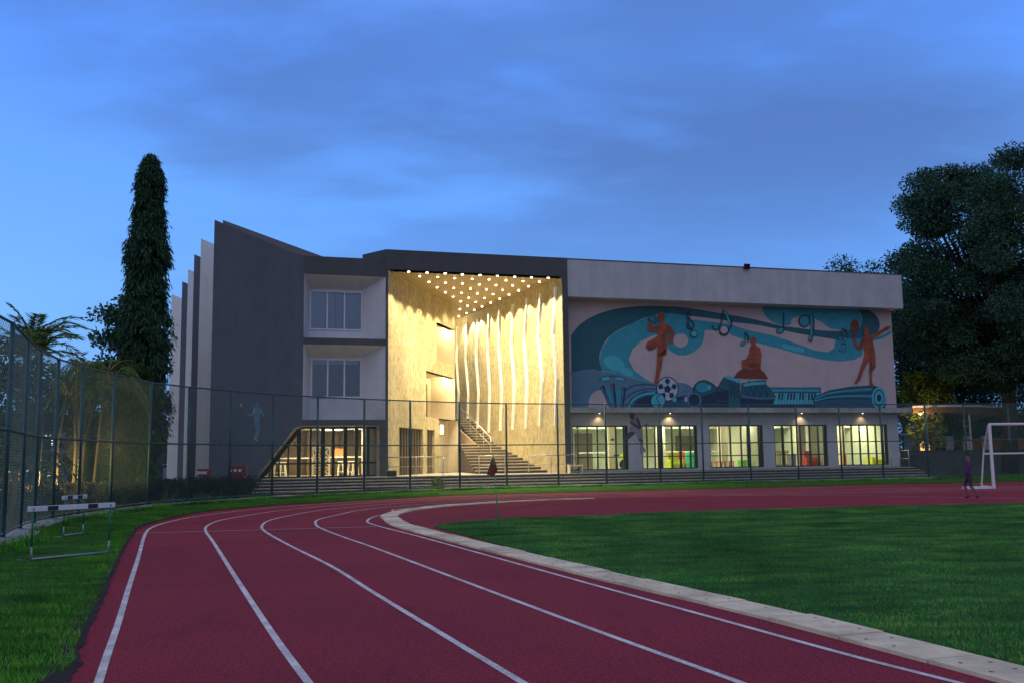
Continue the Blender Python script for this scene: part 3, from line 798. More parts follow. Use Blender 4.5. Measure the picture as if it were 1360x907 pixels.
# recess boxes (smooth cream)
mb = MB()
def recess(t0, t1_, z0, z1, dep):
    b = -lnn*dep
    a_, b_, c_, d_ = [wallpt(LW0, ldir, t, z) for t, z in ((t0, z0), (t1_, z0), (t1_, z1), (t0, z1))]
    mb.poly([a_, b_, b_+b, a_+b]); mb.poly([d_, c_, c_+b, d_+b]); mb.poly([a_, d_, d_+b, a_+b]); mb.poly([b_, c_, c_+b, b_+b]); mb.poly([a_+b, b_+b, c_+b, d_+b])
recess(t1, LEN, zB, zA, 1.1); recess(t2, LEN, zD, zC_, 1.5)
recess(t3, LEN+.6, ZF, zD, .6)
mb.build('porch_recess', M['cream'], bld)
wm = MB()
wm.extr([wallpt(LW0, ldir, t1+.3, zB+.25)-lnn*1.08, wallpt(LW0, ldir, t1+1.1, zB+.25)-lnn*1.08, wallpt(LW0, ldir, t1+1.1, zA-.2)-lnn*1.08, wallpt(LW0, ldir, t1+.3, zA-.2)-lnn*1.08], lnn*.04)
wm.build('window', M['frame'], bld)
wm = MB()
ax = wallpt(LW0, ldir, LEN-2.2, zD+.05)-lnn*1.45
wm.extr([ax, ax+ldir*1.1, ax+ldir*1.1+Vector((0, 0, 2.1)), ax+Vector((0, 0, 2.1))], lnn*.05)
wm.build('door', M['frame'], bld)
# slatted doors
for a_, b_ in ((d0a, d0b), (d1a, d1b)):
    mbd = MB()
    mbd.extr([wallpt(LW0, ldir, a_, ZF)-lnn*.25, wallpt(LW0, ldir, b_, ZF)-lnn*.25, wallpt(LW0, ldir, b_, zdoor)-lnn*.25, wallpt(LW0, ldir, a_, zdoor)-lnn*.25], -lnn*.06)
    do = mbd.build('door', M['frame'], bld)
    sl = MB(); n = max(3, int((b_-a_)/.42))
    for k in range(n+1):
        t = a_+(b_-a_)*k/n; t = min(max(t, a_+.04), b_-.04); p = wallpt(LW0, ldir, t, (ZF+zdoor)/2)-lnn*.18
        sl.box(p, (.07, .10, zdoor-ZF-.02), math.atan2(ldir.y, ldir.x))
    sl.build('bar', M['doorbar'], do)
# right textured wall
mb = MB(); RL = (APX-RW0).length
mb.extr([wallpt(RW0, rdir, .0, ZF-.1), wallpt(RW0, rdir, RL, ZF-.1), wallpt(RW0, rdir, RL, ZC), wallpt(RW0, rdir, 0, ZC)], -rnn*.35)
mb.build('textured_wall', M['stucco'], bld)
mb = MB(); bk = APX
mb.extr([bk+Vector((.3, .1, ZF)), bk+Vector((-5.5, 1.2, ZF)), bk+Vector((-5.5, 1.2, ZC)), bk+Vector((.3, .1, ZC))], Vector((.1, .4, 0)))
mb.build('back_wall', M['cream'], bld)
for zz_ in (ZC-.05,):
    c = Vector((APX.x-1.2, APX.y-2.0, zz_)); mb = MB(); mb.lathe(c, [(.06, 0), (.07, -.03), (.03, -.05)], 12); so = mb.build('recess_or_fill_light', M['sconce'], bld); pointlight(so, c-Vector((0, 0, .5)), 260)  # added unseen fill lamp, brightens the dark gap behind the left wall
# kinked white fins on the right wall
z5 = lambda x, y: (500+x/4.775, 310+y/4.775)
z6 = lambda x, y: (500+x/4.775, 490+y/4.775)
strips = [
 [z5(1130,340), z5(1112,640), z6(1136,60), z6(1127,352)], [z5(1035,380), z5(1018,660), z6(1044,75), z6(1030,362)],
 [z5(950,410), z5(930,690), z6(948,95), z6(940,375)], [z5(860,450), z5(848,710), z6(868,108), z6(857,383)],
 [z5(775,485), z5(768,735), z6(788,120), z6(778,390)], [z5(710,510), z5(698,760), z6(712,132), z6(705,400)],
 [z5(637,545), z5(625,790), z6(640,150), z6(633,408)], [z5(570,565), z5(558,800), z6(575,150), z6(570,385)],
 [z5(508,595), z5(500,800), z6(514,150), z6(508,320)]]
for st in strips:
    mb = MB(); W2 = .062; OF = .13
    P = [rp(x, y, OF) for x, y in st]
    for a_, b_ in zip(P, P[1:]):
        q = [a_-rdir*W2, a_+rdir*W2, b_+rdir*W2, b_-rdir*W2]
        mb.extr(q, -rnn*(OF+.02))
    mb.build('wall_fin', M['strip'], bld)
# downlights
DL = [(213,231),(330,237),(445,242),(555,248),(668,253),(778,258),(889,264),(996,268),(1103,271),(274,268),(388,273),(496,280),(607,285),(714,289),(821,294),(929,299),(1033,303),
(333,304),(438,310),(545,314),(652,320),(758,325),(863,327),(964,332),(384,338),(490,342),(596,347),(698,352),(800,355),(902,359),(437,370),(540,374),(640,378),(740,382),(840,385),
(486,399),(585,404),(684,407),(782,411),(534,428),(629,432),(724,436),(577,456),(670,460),(529,478),(620,482),(570,503),(522,523)]
LEFTROW = {(213,231),(274,268),(333,304),(384,338),(437,370),(486,399)}
RIGHTROW = {(1103,271),(1033,303),(964,332),(902,359),(840,385),(782,411),(724,436),(670,460),(620,482),(570,503),(522,523)}
slp = bpy.data.lights.new('bulb', 'SPOT'); slp.energy = 640; slp.color = (1, .84, .48); slp.spot_size = R(90); slp.spot_blend = .34; slp.shadow_soft_size = .05
slp2 = bpy.data.lights.new('bulb_inner', 'SPOT'); slp2.energy = 230; slp2.color = (1, .84, .50); slp2.spot_size = R(125); slp2.spot_blend = .6; slp2.shadow_soft_size = .05
ring0 = disc0 = None
for q in DL:
    x, y = z5(*q); p = on_z(x, y, ZC)
    if (p-RW0).to_2d().dot(NO.to_2d()) > -.38: p = p - NO*.35
    mb = MB(); mb.lathe((0, 0, 0), [(.105, -.002), (.105, -.03), (.08, -.034)], 14)
    if ring0 is None:
        ring0 = mb.build('downlight', M['steel'], None)
        ORG[ring0] = Vector((0, 0, 0))
        d = MB(); d.lathe((0, 0, 0), [(.0005, -.08), (.03, -.075), (.05, -.058), (.054, -.036)], 12); disc0 = d.build('lens', M['lamp'], ring0, smooth=True)
        ring0.parent = bld; ring = ring0
    else:
        ring = ring0.copy(); COL.objects.link(ring); ring.parent = bld
        dd = disc0.copy(); COL.objects.link(dd); dd.parent = ring
    ring.location = p-A0
    edge = q in RIGHTROW or q in LEFTROW
    lo = bpy.data.objects.new('bulb', slp if edge else slp2); COL.objects.link(lo); lo.parent = ring; lo.location = (0, 0, -.14)
# sconce on the left
mb = MB(); c = lp(585.5, 570)+lnn*.05
mb.box(c, (.18, .12, .5), math.atan2(ldir.y, ldir.x)); so = mb.build('wall_lamp', M['sconce'], bld)
pointlight(so, c+lnn*.3-Vector((0, 0, .2)), 30)
for tt_, zz_ in ((LEN-.55, zC_-.06), (LEN-.5, zA-.06)):
    c = wallpt(LW0, ldir, tt_, zz_)-lnn*.5; mb = MB(); mb.lathe(c, [(.06, 0), (.07, -.03), (.03, -.05)], 12); so = mb.build('recess_or_fill_light', M['sconce'], bld); pointlight(so, c-Vector((0, 0, .15)), 55)

# --- porch floor and big steps outside
mb = MB()
mb.poly([fac(s515-1.2, 0, ZF), fac(s757, 0, ZF), fac(s757+1, -18, ZF), fac(s515-3, -18, ZF)])
mb.build('porch_floor', M['tread'], bld)
NS = 5; RISE = ZF/NS; TR = .40; FR = 1.15
mb = MB()
sl0, sr0 = fs(350, 2, 640), fs(1213, 1, 630)
for k in range(NS):
    z1 = ZF-.003-RISE*k; dfront = FR+TR*k
    a_, b_ = sl0-.35*k, sr0
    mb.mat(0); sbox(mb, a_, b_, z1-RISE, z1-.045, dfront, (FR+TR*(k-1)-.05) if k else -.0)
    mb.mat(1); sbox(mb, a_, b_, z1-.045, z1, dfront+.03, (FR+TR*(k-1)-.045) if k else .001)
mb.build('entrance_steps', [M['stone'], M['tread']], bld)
# ground-floor plinth behind the steps on the right
mb = MB(); sbox(mb, s757, sr0-.05, 0, ZF+.01, 0, -1.05); mb.build('plinth', M['stone'], bld)

# --- interior staircase
mb = MB(); NB = 10
for k in range(NB):
    b0 = 2.2+.78*k; pr = RW0+rdir*b0
    lx = -2.0-1.3*k/NB; z1 = ZF+.165*(k+1)
    pl_ = Vector((lx, pr.y-(pr.x-lx)*.30, 0)); prb = RW0+rdir*(b0+.9 if k < NB-1 else RL); plb = Vector((lx, prb.y-(prb.x-lx)*.30, 0))
    base = [pl_, pr, prb, plb]
    mb.mat(0).extr([Vector((p.x, p.y, z1-.165)) for p in base], (0, 0, .125))
    fr_ = [pl_+Vector((-.02, -.05, 0)), pr+Vector((0, -.05, 0)), prb, plb]
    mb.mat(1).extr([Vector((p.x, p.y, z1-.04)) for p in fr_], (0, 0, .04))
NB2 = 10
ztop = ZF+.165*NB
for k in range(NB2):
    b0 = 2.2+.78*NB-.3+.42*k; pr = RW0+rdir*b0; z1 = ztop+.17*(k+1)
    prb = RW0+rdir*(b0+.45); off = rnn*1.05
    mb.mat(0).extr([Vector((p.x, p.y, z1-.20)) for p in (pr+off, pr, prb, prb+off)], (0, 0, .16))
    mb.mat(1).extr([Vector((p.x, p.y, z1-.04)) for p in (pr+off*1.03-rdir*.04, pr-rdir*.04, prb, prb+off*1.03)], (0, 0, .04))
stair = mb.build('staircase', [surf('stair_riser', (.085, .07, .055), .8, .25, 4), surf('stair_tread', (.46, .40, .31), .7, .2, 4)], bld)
sw = MB(); bq = 2.2+.78*NB-.3
sw.extr([Vector((*(RW0+rdir*bb+rnn*1.10).to_2d(), zz)) for bb, zz in ((bq-.5, ZF), (bq+4.6, ZF), (bq+4.6, ztop+.17*NB2-.1), (bq, ztop+.02), (bq-.5, ztop-.02))], rnn*.06)
sw.build('side_panel', surf('peach_plaster', (.66, .46, .30), .8, .08, 2), stair)
rl = MB()
pA_ = RW0+rdir*(2.2+.78*NB-2.6)+rnn*1.1; pB_ = RW0+rdir*(2.2+.78*NB+4.0)+rnn*1.1
za, zb_ = ztop+.35, ztop+2.0+.95
for w_ in (0,):
    p0 = Vector((pA_.x, pA_.y, za)); p1 = Vector((pB_.x, pB_.y, zb_)); rl.tube(p0, p1, .035)
    rl.tube(p0-Vector((0, 0, .45)), p1-Vector((0, 0, .45)), .02)
    for k in range(7):
        t = k/6; p = p0.lerp(p1, t); rl.tube(p-Vector((0, 0, .95)), p, .022)
q0 = p0-rnn*1.3+Vector((0, 0, .75)); q1 = p1-rnn*1.3+Vector((0, 0, .55)); rl.tube(q0, q1, .03)
rl.build('handrail', M['steel'], stair, smooth=True)

# --- railings on the porch (things of their own)
def railing(name, pa, pb, label, hgt=.9, n=3):
    r_ = MB(); pa, pb = Vector(pa), Vector(pb)
    th = thing(name, label, 'railing', tuple(pa))
    r_.tube(pa+Vector((0, 0, hgt)), pb+Vector((0, 0, hgt)), .028); r_.build('top_rail', M['steel'], th, smooth=True)
    r_ = MB(); r_.tube(pa+Vector((0, 0, hgt*.5)), pb+Vector((0, 0, hgt*.5)), .014); r_.build('mid_rail', M['steel'], th, smooth=True)
    for k in range(n):
        p = pa.lerp(pb, k/(n-1)); r_ = MB(); r_.tube(p, p+Vector((0, 0, hgt)), .024); r_.build('post', M['steel'], th, smooth=True)
    return th
railing('railing', fac(fs(516, .4), .4, ZF), fac(fs(588, .4), .4, ZF), 'steel railing on the terrace in front of the slatted porch doors')
railing('railing', fac(fs(635, .3), .3, ZF), fac(fs(669, .3), .3, ZF), 'short bright steel railing at the foot of the porch staircase')
railing('railing', fac(fs(700, .5), .5, ZF), fac(fs(760, .5), .5, ZF), 'steel railing on the terrace beside the right pier of the porch')
railing('railing', fac(fs(1182, .9, 590), .9, ZF), fac(fs(1206, .9, 590), .9, ZF), 'steel guard rail at the right end of the terrace under the mural')

# --- right wing: parapet, mural wall, ledge, ground-floor bays
ZP0 = fp(757, 394)[1]; ZS1 = fp(900, 540.8)[1]; ZS0 = fp(900, 547.3)[1]
MD = -1.0
smr = fs(1183, MD, 410)
mb = MB()
sbox(mb, s757+.002, S_R, ZP0, ZT-.06, .0, -.25)
sbox(mb, S_R-.25, S_R, ZP0, ZT-.06, -.25, -15)
sbox(mb, s757+.002, S_R-.25, ZP0, ZP0+.12, -.25, -1.3)
sbox(mb, s757+.002, S_R-.25, ZT-.6, ZT-.45, -.25, -15)
mb.build('parapet', M['parapet'], bld)
mb = MB(); sbox(mb, s757, S_R+.01, ZT-.06, ZT+.0, .015, -.30); mb.build('coping', M['dark_wall2'], bld)
mb = MB(); sbox(mb, s757, fs(1210.5, 0, 543), ZS0, ZS1, .02, -1.0); mb.build('ledge', M['conc'], bld)
mb = MB(); sbox(mb, smr-.3, smr, ZF, ZP0, MD-.36, -15); sbox(mb, s757+.3, smr, ZF, ZP0, -15, -15.3); mb.build('side_wall', M['white_wall'], bld)

# mural (one painted surface, several paints)
paints = {'bg': M['mural_bg'],
 'dteal': surf('paint_dark_teal', (.022, .115, .15), .75, .08, 2), 'teal': surf('paint_teal', (.035, .29, .37), .75, .12, 2),
 'lteal': surf('paint_light_teal', (.07, .42, .50), .75, .1, 2), 'slate': surf('paint_slate', (.10, .20, .29), .75, .12, 1.5),
 'navy': surf('paint_navy', (.015, .04, .075), .75, .1, 2), 'blue': surf('paint_deep_blue', (.03, .085, .16), .75, .1, 2),
 'brown': surf('paint_terracotta', (.30, .075, .040), .75, .38, 2.2), 'brown2': surf('paint_dark_terracotta', (.19, .045, .022), .75, .2, 5),
 'white': surf('paint_pale', (.40, .46, .55), .75, .06, 2)}
pk = list(paints); mural = MB(); layer = [0]
ZL_ = lambda x, y: (750+x/5.335, 380+y/5.335)
ZR_ = lambda x, y: (970+x/5.335, 380+y/5.335)
def mp_(col, pts, side='L', smooth_=False):
    layer[0] += 1
    g = {'L': ZL_, 'R': ZR_, 'P': lambda x, y: (x, y)}[side]
    if smooth_:
        if smooth_ == 2: pts = [q for p_ in pts for q in ([p_[:2]]*2 if len(p_) > 2 else [p_])]
        v = [Vector((a, b, 0)) for a, b in pts]; v = cr(v+[v[0]], 4)[:-1]; pts = [(q.x, q.y) for q in v]
    d = MD+.003+.0004*layer[0]
    mural.mat(pk.index(col)); mural.poly([fac(*(lambda r: (r[0], d, r[1]))(fp(*g(*p), MD))) for p in pts])
def ell(col, cx, cy, rx, ry, side='L', rot=0, n=24):
    c, s = math.cos(rot), math.sin(rot)
    mp_(col, [(cx+rx*math.cos(t)*c-ry*math.sin(t)*s, cy+rx*math.cos(t)*s+ry*math.sin(t)*c) for t in [2*math.pi*i/n for i in range(n)]], side)
def line_(col, pts, wd, side='L'):
    v = [Vector((a, b, 0)) for a, b in pts]
    if len(v) > 2: v = cr(v, 5)
    a = offset2(v, wd/2); b = offset2(v, -wd/2)
    mp_(col, [(q.x, q.y) for q in a]+[(q.x, q.y) for q in b[::-1]], side)
mural.mat(0); sbox(mural, s757, smr, ZS0-.05, ZP0+.05, MD, MD-.35)
cs = lambda p: p
L2 = lambda pts: [(750+x/5.335, 380+y/5.335) for x, y in pts]; R2 = lambda pts: [(970+x/5.335, 380+y/5.335) for x, y in pts]
mp_('dteal', cs([(750+45/5.335, 380+352/5.335, 1)]+L2([(100,280),(200,215),(330,170),(480,148),(620,142),(780,148),(900,160),(1050,185),(1170,205)])+R2([(0,207),(100,222),(250,256),(350,280),(480,298),(600,312),(750,320),(860,316),(870,370),(760,378),(640,362),(500,340),(330,305),(180,275),(0,255)])+L2([(1170,250),(1050,232),(880,212),(720,195),(600,215),(480,265),(330,345),(260,440),(245,530),(265,597),(180,588)])+[(750+48/5.335, 380+608/5.335, 1)]), 'P', 2)
mp_('teal', [(870,212),(800,200),(720,195),(600,215),(480,265),(330,345),(260,440),(245,530),(265,597),(400,625),(500,650),(640,695),(570,655),(490,595),(455,520),(478,450),(540,388),(640,345),(720,330),(760,300),(880,330)], 'L')
mp_('teal', [(880,250),(990,250),(990,330),(975,400),(930,455),(850,490),(780,478),(725,430),(715,360),(750,300),(800,265)], 'L', True)
mp_('teal', L2([(870,235),(990,248),(1100,262),(1170,272)])+R2([(0,272),(130,315),(300,350),(480,410),(600,455),(690,467),(735,440),(742,390),(860,372),(940,400),(935,490),(880,520),(780,533),(650,520),(480,480),(300,430),(100,380),(0,345)])+L2([(1170,330),(1090,315),(985,312),(880,310)]), 'P')
ell('bg', 822, 385, 52, 49)
ell('lteal', 350, 545, 75, 50, rot=.35); ell('lteal', 430, 600, 60, 26, rot=.4)
mp_('teal', [(220,135),(930,150),(920,200),(935,260),(900,310),(720,305),(640,252),(560,225),(480,218),(432,240),(420,278),(330,270),(270,235),(235,190)], 'R', True)
mp_('dteal', [(915,158),(985,175),(1040,220),(1058,290),(1030,345),(995,380),(880,372),(850,318),(900,310),(935,260),(925,200)], 'R', True)
mp_('teal', [(740,378),(820,372),(880,372),(1000,372),(1090,345),(1140,312),(1138,338),(1085,368),(1000,392),(860,400),(742,400)], 'R')
line_('lteal', [(370,420),(440,440),(520,455)], 30, 'R')
mp_('slate', [(48,608),(180,588),(400,625),(640,695),(900,730),(900,868),(50,868)], 'L')
mp_('bg', [(165,868),(180,780),(240,735),(300,760),(330,868)], 'L', True)
# still life along the foot
mp_('blue', L2([(425,868),(470,790),(560,740),(650,745),(800,690),(890,720),(960,700),(1080,720),(1140,640),(1180,660)])+R2([(20,760),(290,800),(560,840),(900,830),(1090,868)]), 'P')
line_('navy', [(425,740),(480,705),(560,695),(650,700)], 7); line_('navy', [(425,800),(480,755),(560,730),(650,725)], 7)
line_('lteal', [(450,860),(490,800),(560,765),(640,755)], 16); mp_('navy', [(480,866),(510,810),(570,780),(640,775),(640,866)], 'L')
for a_, b_ in (((262,705),(335,860)), ((338,688),(355,860)), ((420,715),(402,860))):
    line_('navy', [a_, b_], 30); line_('slate', [(a_[0]-4, a_[1]+4), (b_[0]-4, b_[1])], 8)
mp_('teal', [(285,730),(330,735),(345,855),(335,855)], 'L'); mp_('teal', [(368,735),(405,735),(390,855),(368,855)], 'L')
for q in ([(258,645),(310,636),(318,662),(265,672)], [(358,640),(405,645),(422,668),(370,662)]):
    mp_('navy', [(x+(x-340)*.02, y+(4 if y > 655 else -5)) for x, y in q], 'L'); mp_('lteal', q, 'L')
line_('navy', [(240,662),(262,655)], 6); line_('navy', [(315,640),(338,632),(358,642)], 6); line_('navy', [(420,655),(436,660)], 6)
mp_('slate', [(800,680),(860,690),(905,725),(905,790),(800,800)], 'L', True)
ell('navy', 727, 727, 80, 88); ell('white', 727, 727, 73, 81)
for k in range(5):
    an = -math.pi/2+k*2*math.pi/5+.0
    ell('navy', 727+50*math.cos(an), 727+56*math.sin(an), 19, 21, n=6)
    line_('navy', [(727+22*math.cos(an), 727+24*math.sin(an)), (727+36*math.cos(an), 727+40*math.sin(an))], 5)
ell('navy', 727, 727, 26, 28, n=5)
ell('navy', 660, 812, 55, 57); ell('lteal', 660, 812, 49, 51); line_('navy', [(680,762),(650,790),(672,830),(668,862)], 6)
line_('navy', [(780,802),(830,790),(865,785)], 26); ell('lteal', 777, 802, 16, 18); mp_('white', [(848,782),(864,780),(868,815),(850,818)], 'L')
mp_('navy', [(905,750),(925,690),(985,662),(1050,690),(1085,735),(1010,775),(940,790)], 'L', True); mp_('dteal', [(912,748),(930,697),(985,670),(1045,697),(1075,735),(1005,768),(945,780)], 'L', True)
ell('teal', 975, 715, 45, 34); ell('lteal', 1022, 715, 15, 20)
mp_('navy', [(965,845),(985,790),(1060,750),(1160,735),(1160,860),(980,862)], 'L'); line_('dteal', [(985,830),(1060,835),(1085,812),(1155,815)], 6)
ell('slate', 915, 805, 50, 52); ell('navy', 915, 805, 40, 44)
mp_('dteal', L2([(1085,720),(1140,640),(1174,650)])+R2([(0,645),(70,680),(62,760),(62,866),(0,866)])+L2([(1160,866),(1160,735)]), 'P')
line_('lteal', [(1143,640),(1190,655),(1240,678)], 24); line_('navy', [(1130,640),(1080,722)], 6)
for k in range(4): line_('navy', [(1165+k*22, 665+k*6), (1180+k*22, 790)], 5); line_('navy', [(1187+k*22, 668+k*6), (1180+k*22, 790)], 5)
mp_('dteal', [(85,700),(250,690),(320,775),(318,800),(290,868),(80,868),(70,770)], 'R'); mp_('navy', [(80,868),(72,790),(318,800),(288,868)], 'R')
line_('navy', [(84,700),(168,688),(250,680)], 34, 'R'); line_('lteal', [(90,700),(168,689),(244,683)], 22, 'R')
for k in range(4): line_('navy', [(95+k*45, 708), (118+k*48, 780)], 6, 'R'); line_('navy', [(140+k*42, 706), (118+k*48, 780)], 6, 'R')
line_('slate', [(75,775),(200,795),(318,790)], 8, 'R')
line_('teal', [(110,685),(150,650)], 6, 'R')
mp_('navy', [(270,716),(638,716),(638,752),(300,752)], 'R'); mp_('teal', [(278,723),(632,723),(632,748),(300,748)], 'R')
mp_('lteal', [(330,755),(632,755),(632,838),(300,838)], 'R')
for k in range(13):
    x = 345+k*21
    line_('navy', [(x, 755), (x-8, 838)], 2.5, 'R')
    if k % 7 not in (2, 6): mp_('navy', [(x-5, 755), (x+8, 755), (x+3, 803), (x-9, 803)], 'R')
mp_('navy', [(295,838),(640,838),(640,868),(270,868)], 'R')
mp_('navy', [(580,785),(700,735),(850,710),(1010,700),(1065,722),(1102,790),(1092,868),(590,868)], 'R')
mp_('dteal', [(588,790),(700,742),(850,717),(1010,708),(1010,866),(598,866)], 'R')
for k in range(4): line_('navy' if k % 2 else 'teal', [(590,795+k*9),(700,757+k*14),(850,738+k*19),(1000,728+k*24)], 7 if k % 2 else 12, 'R')
mp_('blue', [(598,866),(600,838),(760,822),(990,812),(1000,866)], 'R')
ell('lteal', 1048, 790, 50, 78, 'R'); ell('dteal', 1048, 790, 38, 62, 'R'); ell('lteal', 1048, 790, 30, 50, 'R'); ell('navy', 1050, 790, 16, 27, 'R')
# figures
ell('brown', 682, 226, 25, 38)
mp_('brown', [(655,285),(672,262),(695,262),(725,272),(758,300),(774,330),(768,372),(764,402),(742,405),(734,384),(744,335),(730,318),(726,390),(718,482),(692,502),(684,570),(666,640),(654,690),(628,686),(640,640),(650,560),(652,500),(655,412),(638,442),(600,458),(570,432),(580,398),(640,365),(656,352),(652,322),(602,328),(581,300),(595,248),(615,240),(612,284)], 'L')
mp_('brown2', [(652,498),(720,480),(716,440),(700,490),(660,500)], 'L'); mp_('brown2', [(572,434),(600,456),(638,440),(612,430),(590,412)], 'L')
line_('dteal', [(592,225),(600,250),(640,262),(650,240)], 12); line_('dteal', [(600,215),(640,205)], 8); line_('dteal', [(632,215),(650,262)], 8)
ell('brown', 158, 386, 20, 28, 'R')
mp_('brown', [(150,412),(175,412),(186,428),(208,440),(218,490),(210,560),(212,590),(80,580),(76,525),(110,515),(128,482),(134,438)], 'R')
mp_('brown2', [(20,648),(50,605),(85,582),(140,592),(205,585),(240,615),(264,655)], 'R'); mp_('brown2', [(110,515),(180,512),(180,520),(110,524)], 'R')
mp_('brown2', [(125,545),(180,545),(178,575),(130,575)], 'R', True)
ell('brown2', 878, 284, 30, 46, 'R'); line_('brown2', [(876,325),(872,375)], 10, 'R'); ell('brown', 957, 322, 20, 30, 'R')
mp_('brown', [(862,368),(880,372),(908,432),(925,378),(948,362),(950,345),(968,345),(990,352),(1050,320),(1098,290),(1132,282),(1128,302),(1080,328),(1002,380),(1022,475),(1026,570),(1002,605),(998,675),(1018,710),(985,700),(980,600),(984,520),(966,545),(938,600),(912,668),(888,692),(876,684),(900,640),(922,570),(948,482),(940,432),(905,456),(884,430),(868,395)], 'R')
mp_('brown2', [(985,520),(1005,560),(1025,570),(1002,600),(982,590)], 'R')
# notes
def note(x, y, s_, side, two=False, tilt=0):
    ell('navy', x, y, 30*s_, 24*s_, side, -.3); ell('teal', x, y, 24*s_, 18*s_, side, -.3)
    line_('navy', [(x+25*s_, y), (x+25*s_+tilt, y-130*s_)], 8*s_, side)
    if two:
        ell('navy', x+75*s_, y+15*s_, 30*s_, 24*s_, side, -.3); ell('teal', x+75*s_, y+15*s_, 24*s_, 18*s_, side, -.3)
        line_('navy', [(x+100*s_, y+15*s_), (x+100*s_, y-110*s_)], 8*s_, side); line_('navy', [(x+25*s_, y-130*s_), (x+100*s_, y-108*s_)], 16*s_, side)
note(350, 316, .95, 'R'); 
ell('navy', 520, 250, 42, 44, 'R'); ell('teal', 520, 250, 34, 36, 'R'); line_('navy', [(566,200),(578,260),(574,330),(560,392)], 28, 'R'); line_('teal', [(566,205),(574,260),(570,330),(560,385)], 17, 'R')
note(85, 408, .62, 'R'); line_('navy', [(100,330),(125,360),(118,400)], 9, 'R')
note(772, 370, .5, 'R', True); note(776, 450, .36, 'R', True)
line_('navy', [(875,178),(862,215),(885,240),(908,268),(905,298),(880,305),(862,285),(872,262)], 9); line_('navy', [(872,180),(884,210),(868,250),(895,310),(915,340)], 8)
ell('navy', 912, 340, 27, 25); ell('lteal', 912, 340, 21, 19)
ell('navy', 1125, 318, 36, 36); ell('bg', 1125, 312, 26, 27); line_('navy', [(1160,312),(1178,260),(1140,190),(1118,178)], 9)
line_('lteal', [(1165,262),(1142,205),(1122,182)], 14); line_('navy', [(1118,175),(1108,250),(1078,308),(1048,300),(1043,278)], 9)
mo = mural.build('mural_wall', [paints[k] for k in pk], bld)
mo['label'] = 'cream wall painted with teal waves, brown figures and instruments'

# small fixtures on the parapet
fl_ = thing('floodlight', 'small black square floodlight clamped on top of the white parapet', 'floodlight', tuple(fac(fs(990, 0, 357), .1, ZT)))
mb = MB(); c = fac(fs(990, 0, 357), .16, ZT-.02); mb.box(c, (.34, .10, .30), RZ, rx=.3); mb.build('housing', M['black'], fl_)
mb = MB(); mb.box(c+Vector((0, -.0, 0))+NO*.056, (.28, .01, .24), RZ, rx=.3); mb.build('lens', M['glassd'], fl_)
mb = MB(); mb.box(c-NO*.1+Vector((0, 0, -.02)), (.06, .3, .04), RZ); mb.build('bracket', M['black'], fl_)

# --- ground-floor bays
BAYS = [(760, 834.6, 624.7), (853, 926.7, 623.4), (942.8, 1014, 620.6), (1029, 1099.7, 619), (1112.6, 1180, 617.7)]
zwt = fp(900, 564.2, MD)[1]; zwb = ZF+.10
zwt = min(zwt, ZS0-.3)
edges = [(fs(a, MD, 595), fs(b, MD, 595)) for a, b, _ in BAYS]
mb = MB()
sbox(mb, s757, smr, zwt, ZS0-.001, MD, MD-.3)
prev = s757
for a_, b_ in edges:
    if a_-prev > .02: sbox(mb, prev, a_, ZF, zwt, MD, MD-.3)
    prev = b_
sbox(mb, prev, smr, ZF, zwt, MD, MD-.3)
for a_, b_ in edges: sbox(mb, a_, b_, ZF, zwb, MD, MD-.3)
mb.build('wall', M['white_wall'], bld)
NM = [[.11, .28, .46, .62, .79, .93], [.10, .24, .30, .36, .55, .70, .88], [.20, .40, .60, .73, .93], [.17, .34, .50, .68, .84, .95], [.14, .30, .46, .62, .78, .92]]
for (a_, b_), ms in zip(edges, NM):
    fr = MB(); d0, d1 = MD-.06, MD-.16
    sbox(fr, a_, b_, zwt-.07, zwt, d0, d1); sbox(fr, a_, b_, zwb, zwb+.05, d0, d1)
    sbox(fr, a_, a_+.06, zwb, zwt, d0+.003, d1); sbox(fr, b_-.15, b_, zwb, zwt, d0+.003, d1)
    zt_ = zwb+(zwt-zwb)*.285
    sbox(fr, a_, b_, zt_-.025, zt_+.025, d0-.01, d1+.01)
    for t in ms:
        s = a_+(b_-a_)*t; wv = .11 if t in (.36, .70, .17, .73) else .055
        sbox(fr, s-wv/2, s+wv/2, zwb, zwt, d0+.0015, d1)
    fo = fr.build('window', M['frame'], bld)
    pn = MB(); sbox(pn, a_+.02, b_-.02, zwb+.02, zwt-.02, MD-.10, MD-.112); pn.build('pane', M['glass'], fo)
RB = -7.5; sa, sb_ = s757+.05, smr-.32; zc = ZS0-.15
mb = MB(); mb.poly([fac(sa, MD-.31, ZF+.02), fac(sb_, MD-.31, ZF+.02), fac(sb_, RB, ZF+.02), fac(sa, RB, ZF+.02)]); mb.build('room_floor', M['roomfloor'], bld)
mb = MB(); mb.poly([fac(sa, MD-.31, zc), fac(sb_, MD-.31, zc), fac(sb_, RB, zc), fac(sa, RB, zc)]); mb.build('room_ceiling', M['roomceil'], bld)
mb = MB()
mb.poly([fac(sa, RB, ZF), fac(sb_, RB, ZF), fac(sb_, RB, zc), fac(sa, RB, zc)])
mb.poly([fac(sa, MD-.31, ZF), fac(sa, RB, ZF), fac(sa, RB, zc), fac(sa, MD-.31, zc)])
mb.poly([fac(sb_, MD-.31, ZF), fac(sb_, RB, ZF), fac(sb_, RB, zc), fac(sb_, MD-.31, zc)])
sbox(mb, edges[2][1]-.1, edges[2][1]+.1, ZF, zc, MD-.4, RB+.01); sbox(mb, edges[3][1]+.1, edges[3][1]+.3, ZF, zc, MD-.4, RB+.01)
sbox(mb, sa, sb_, zc-.55, zc-.001, -4.8, -5.1)
mb.build('room_wall', M['roomwall'], bld)
mb = MB()
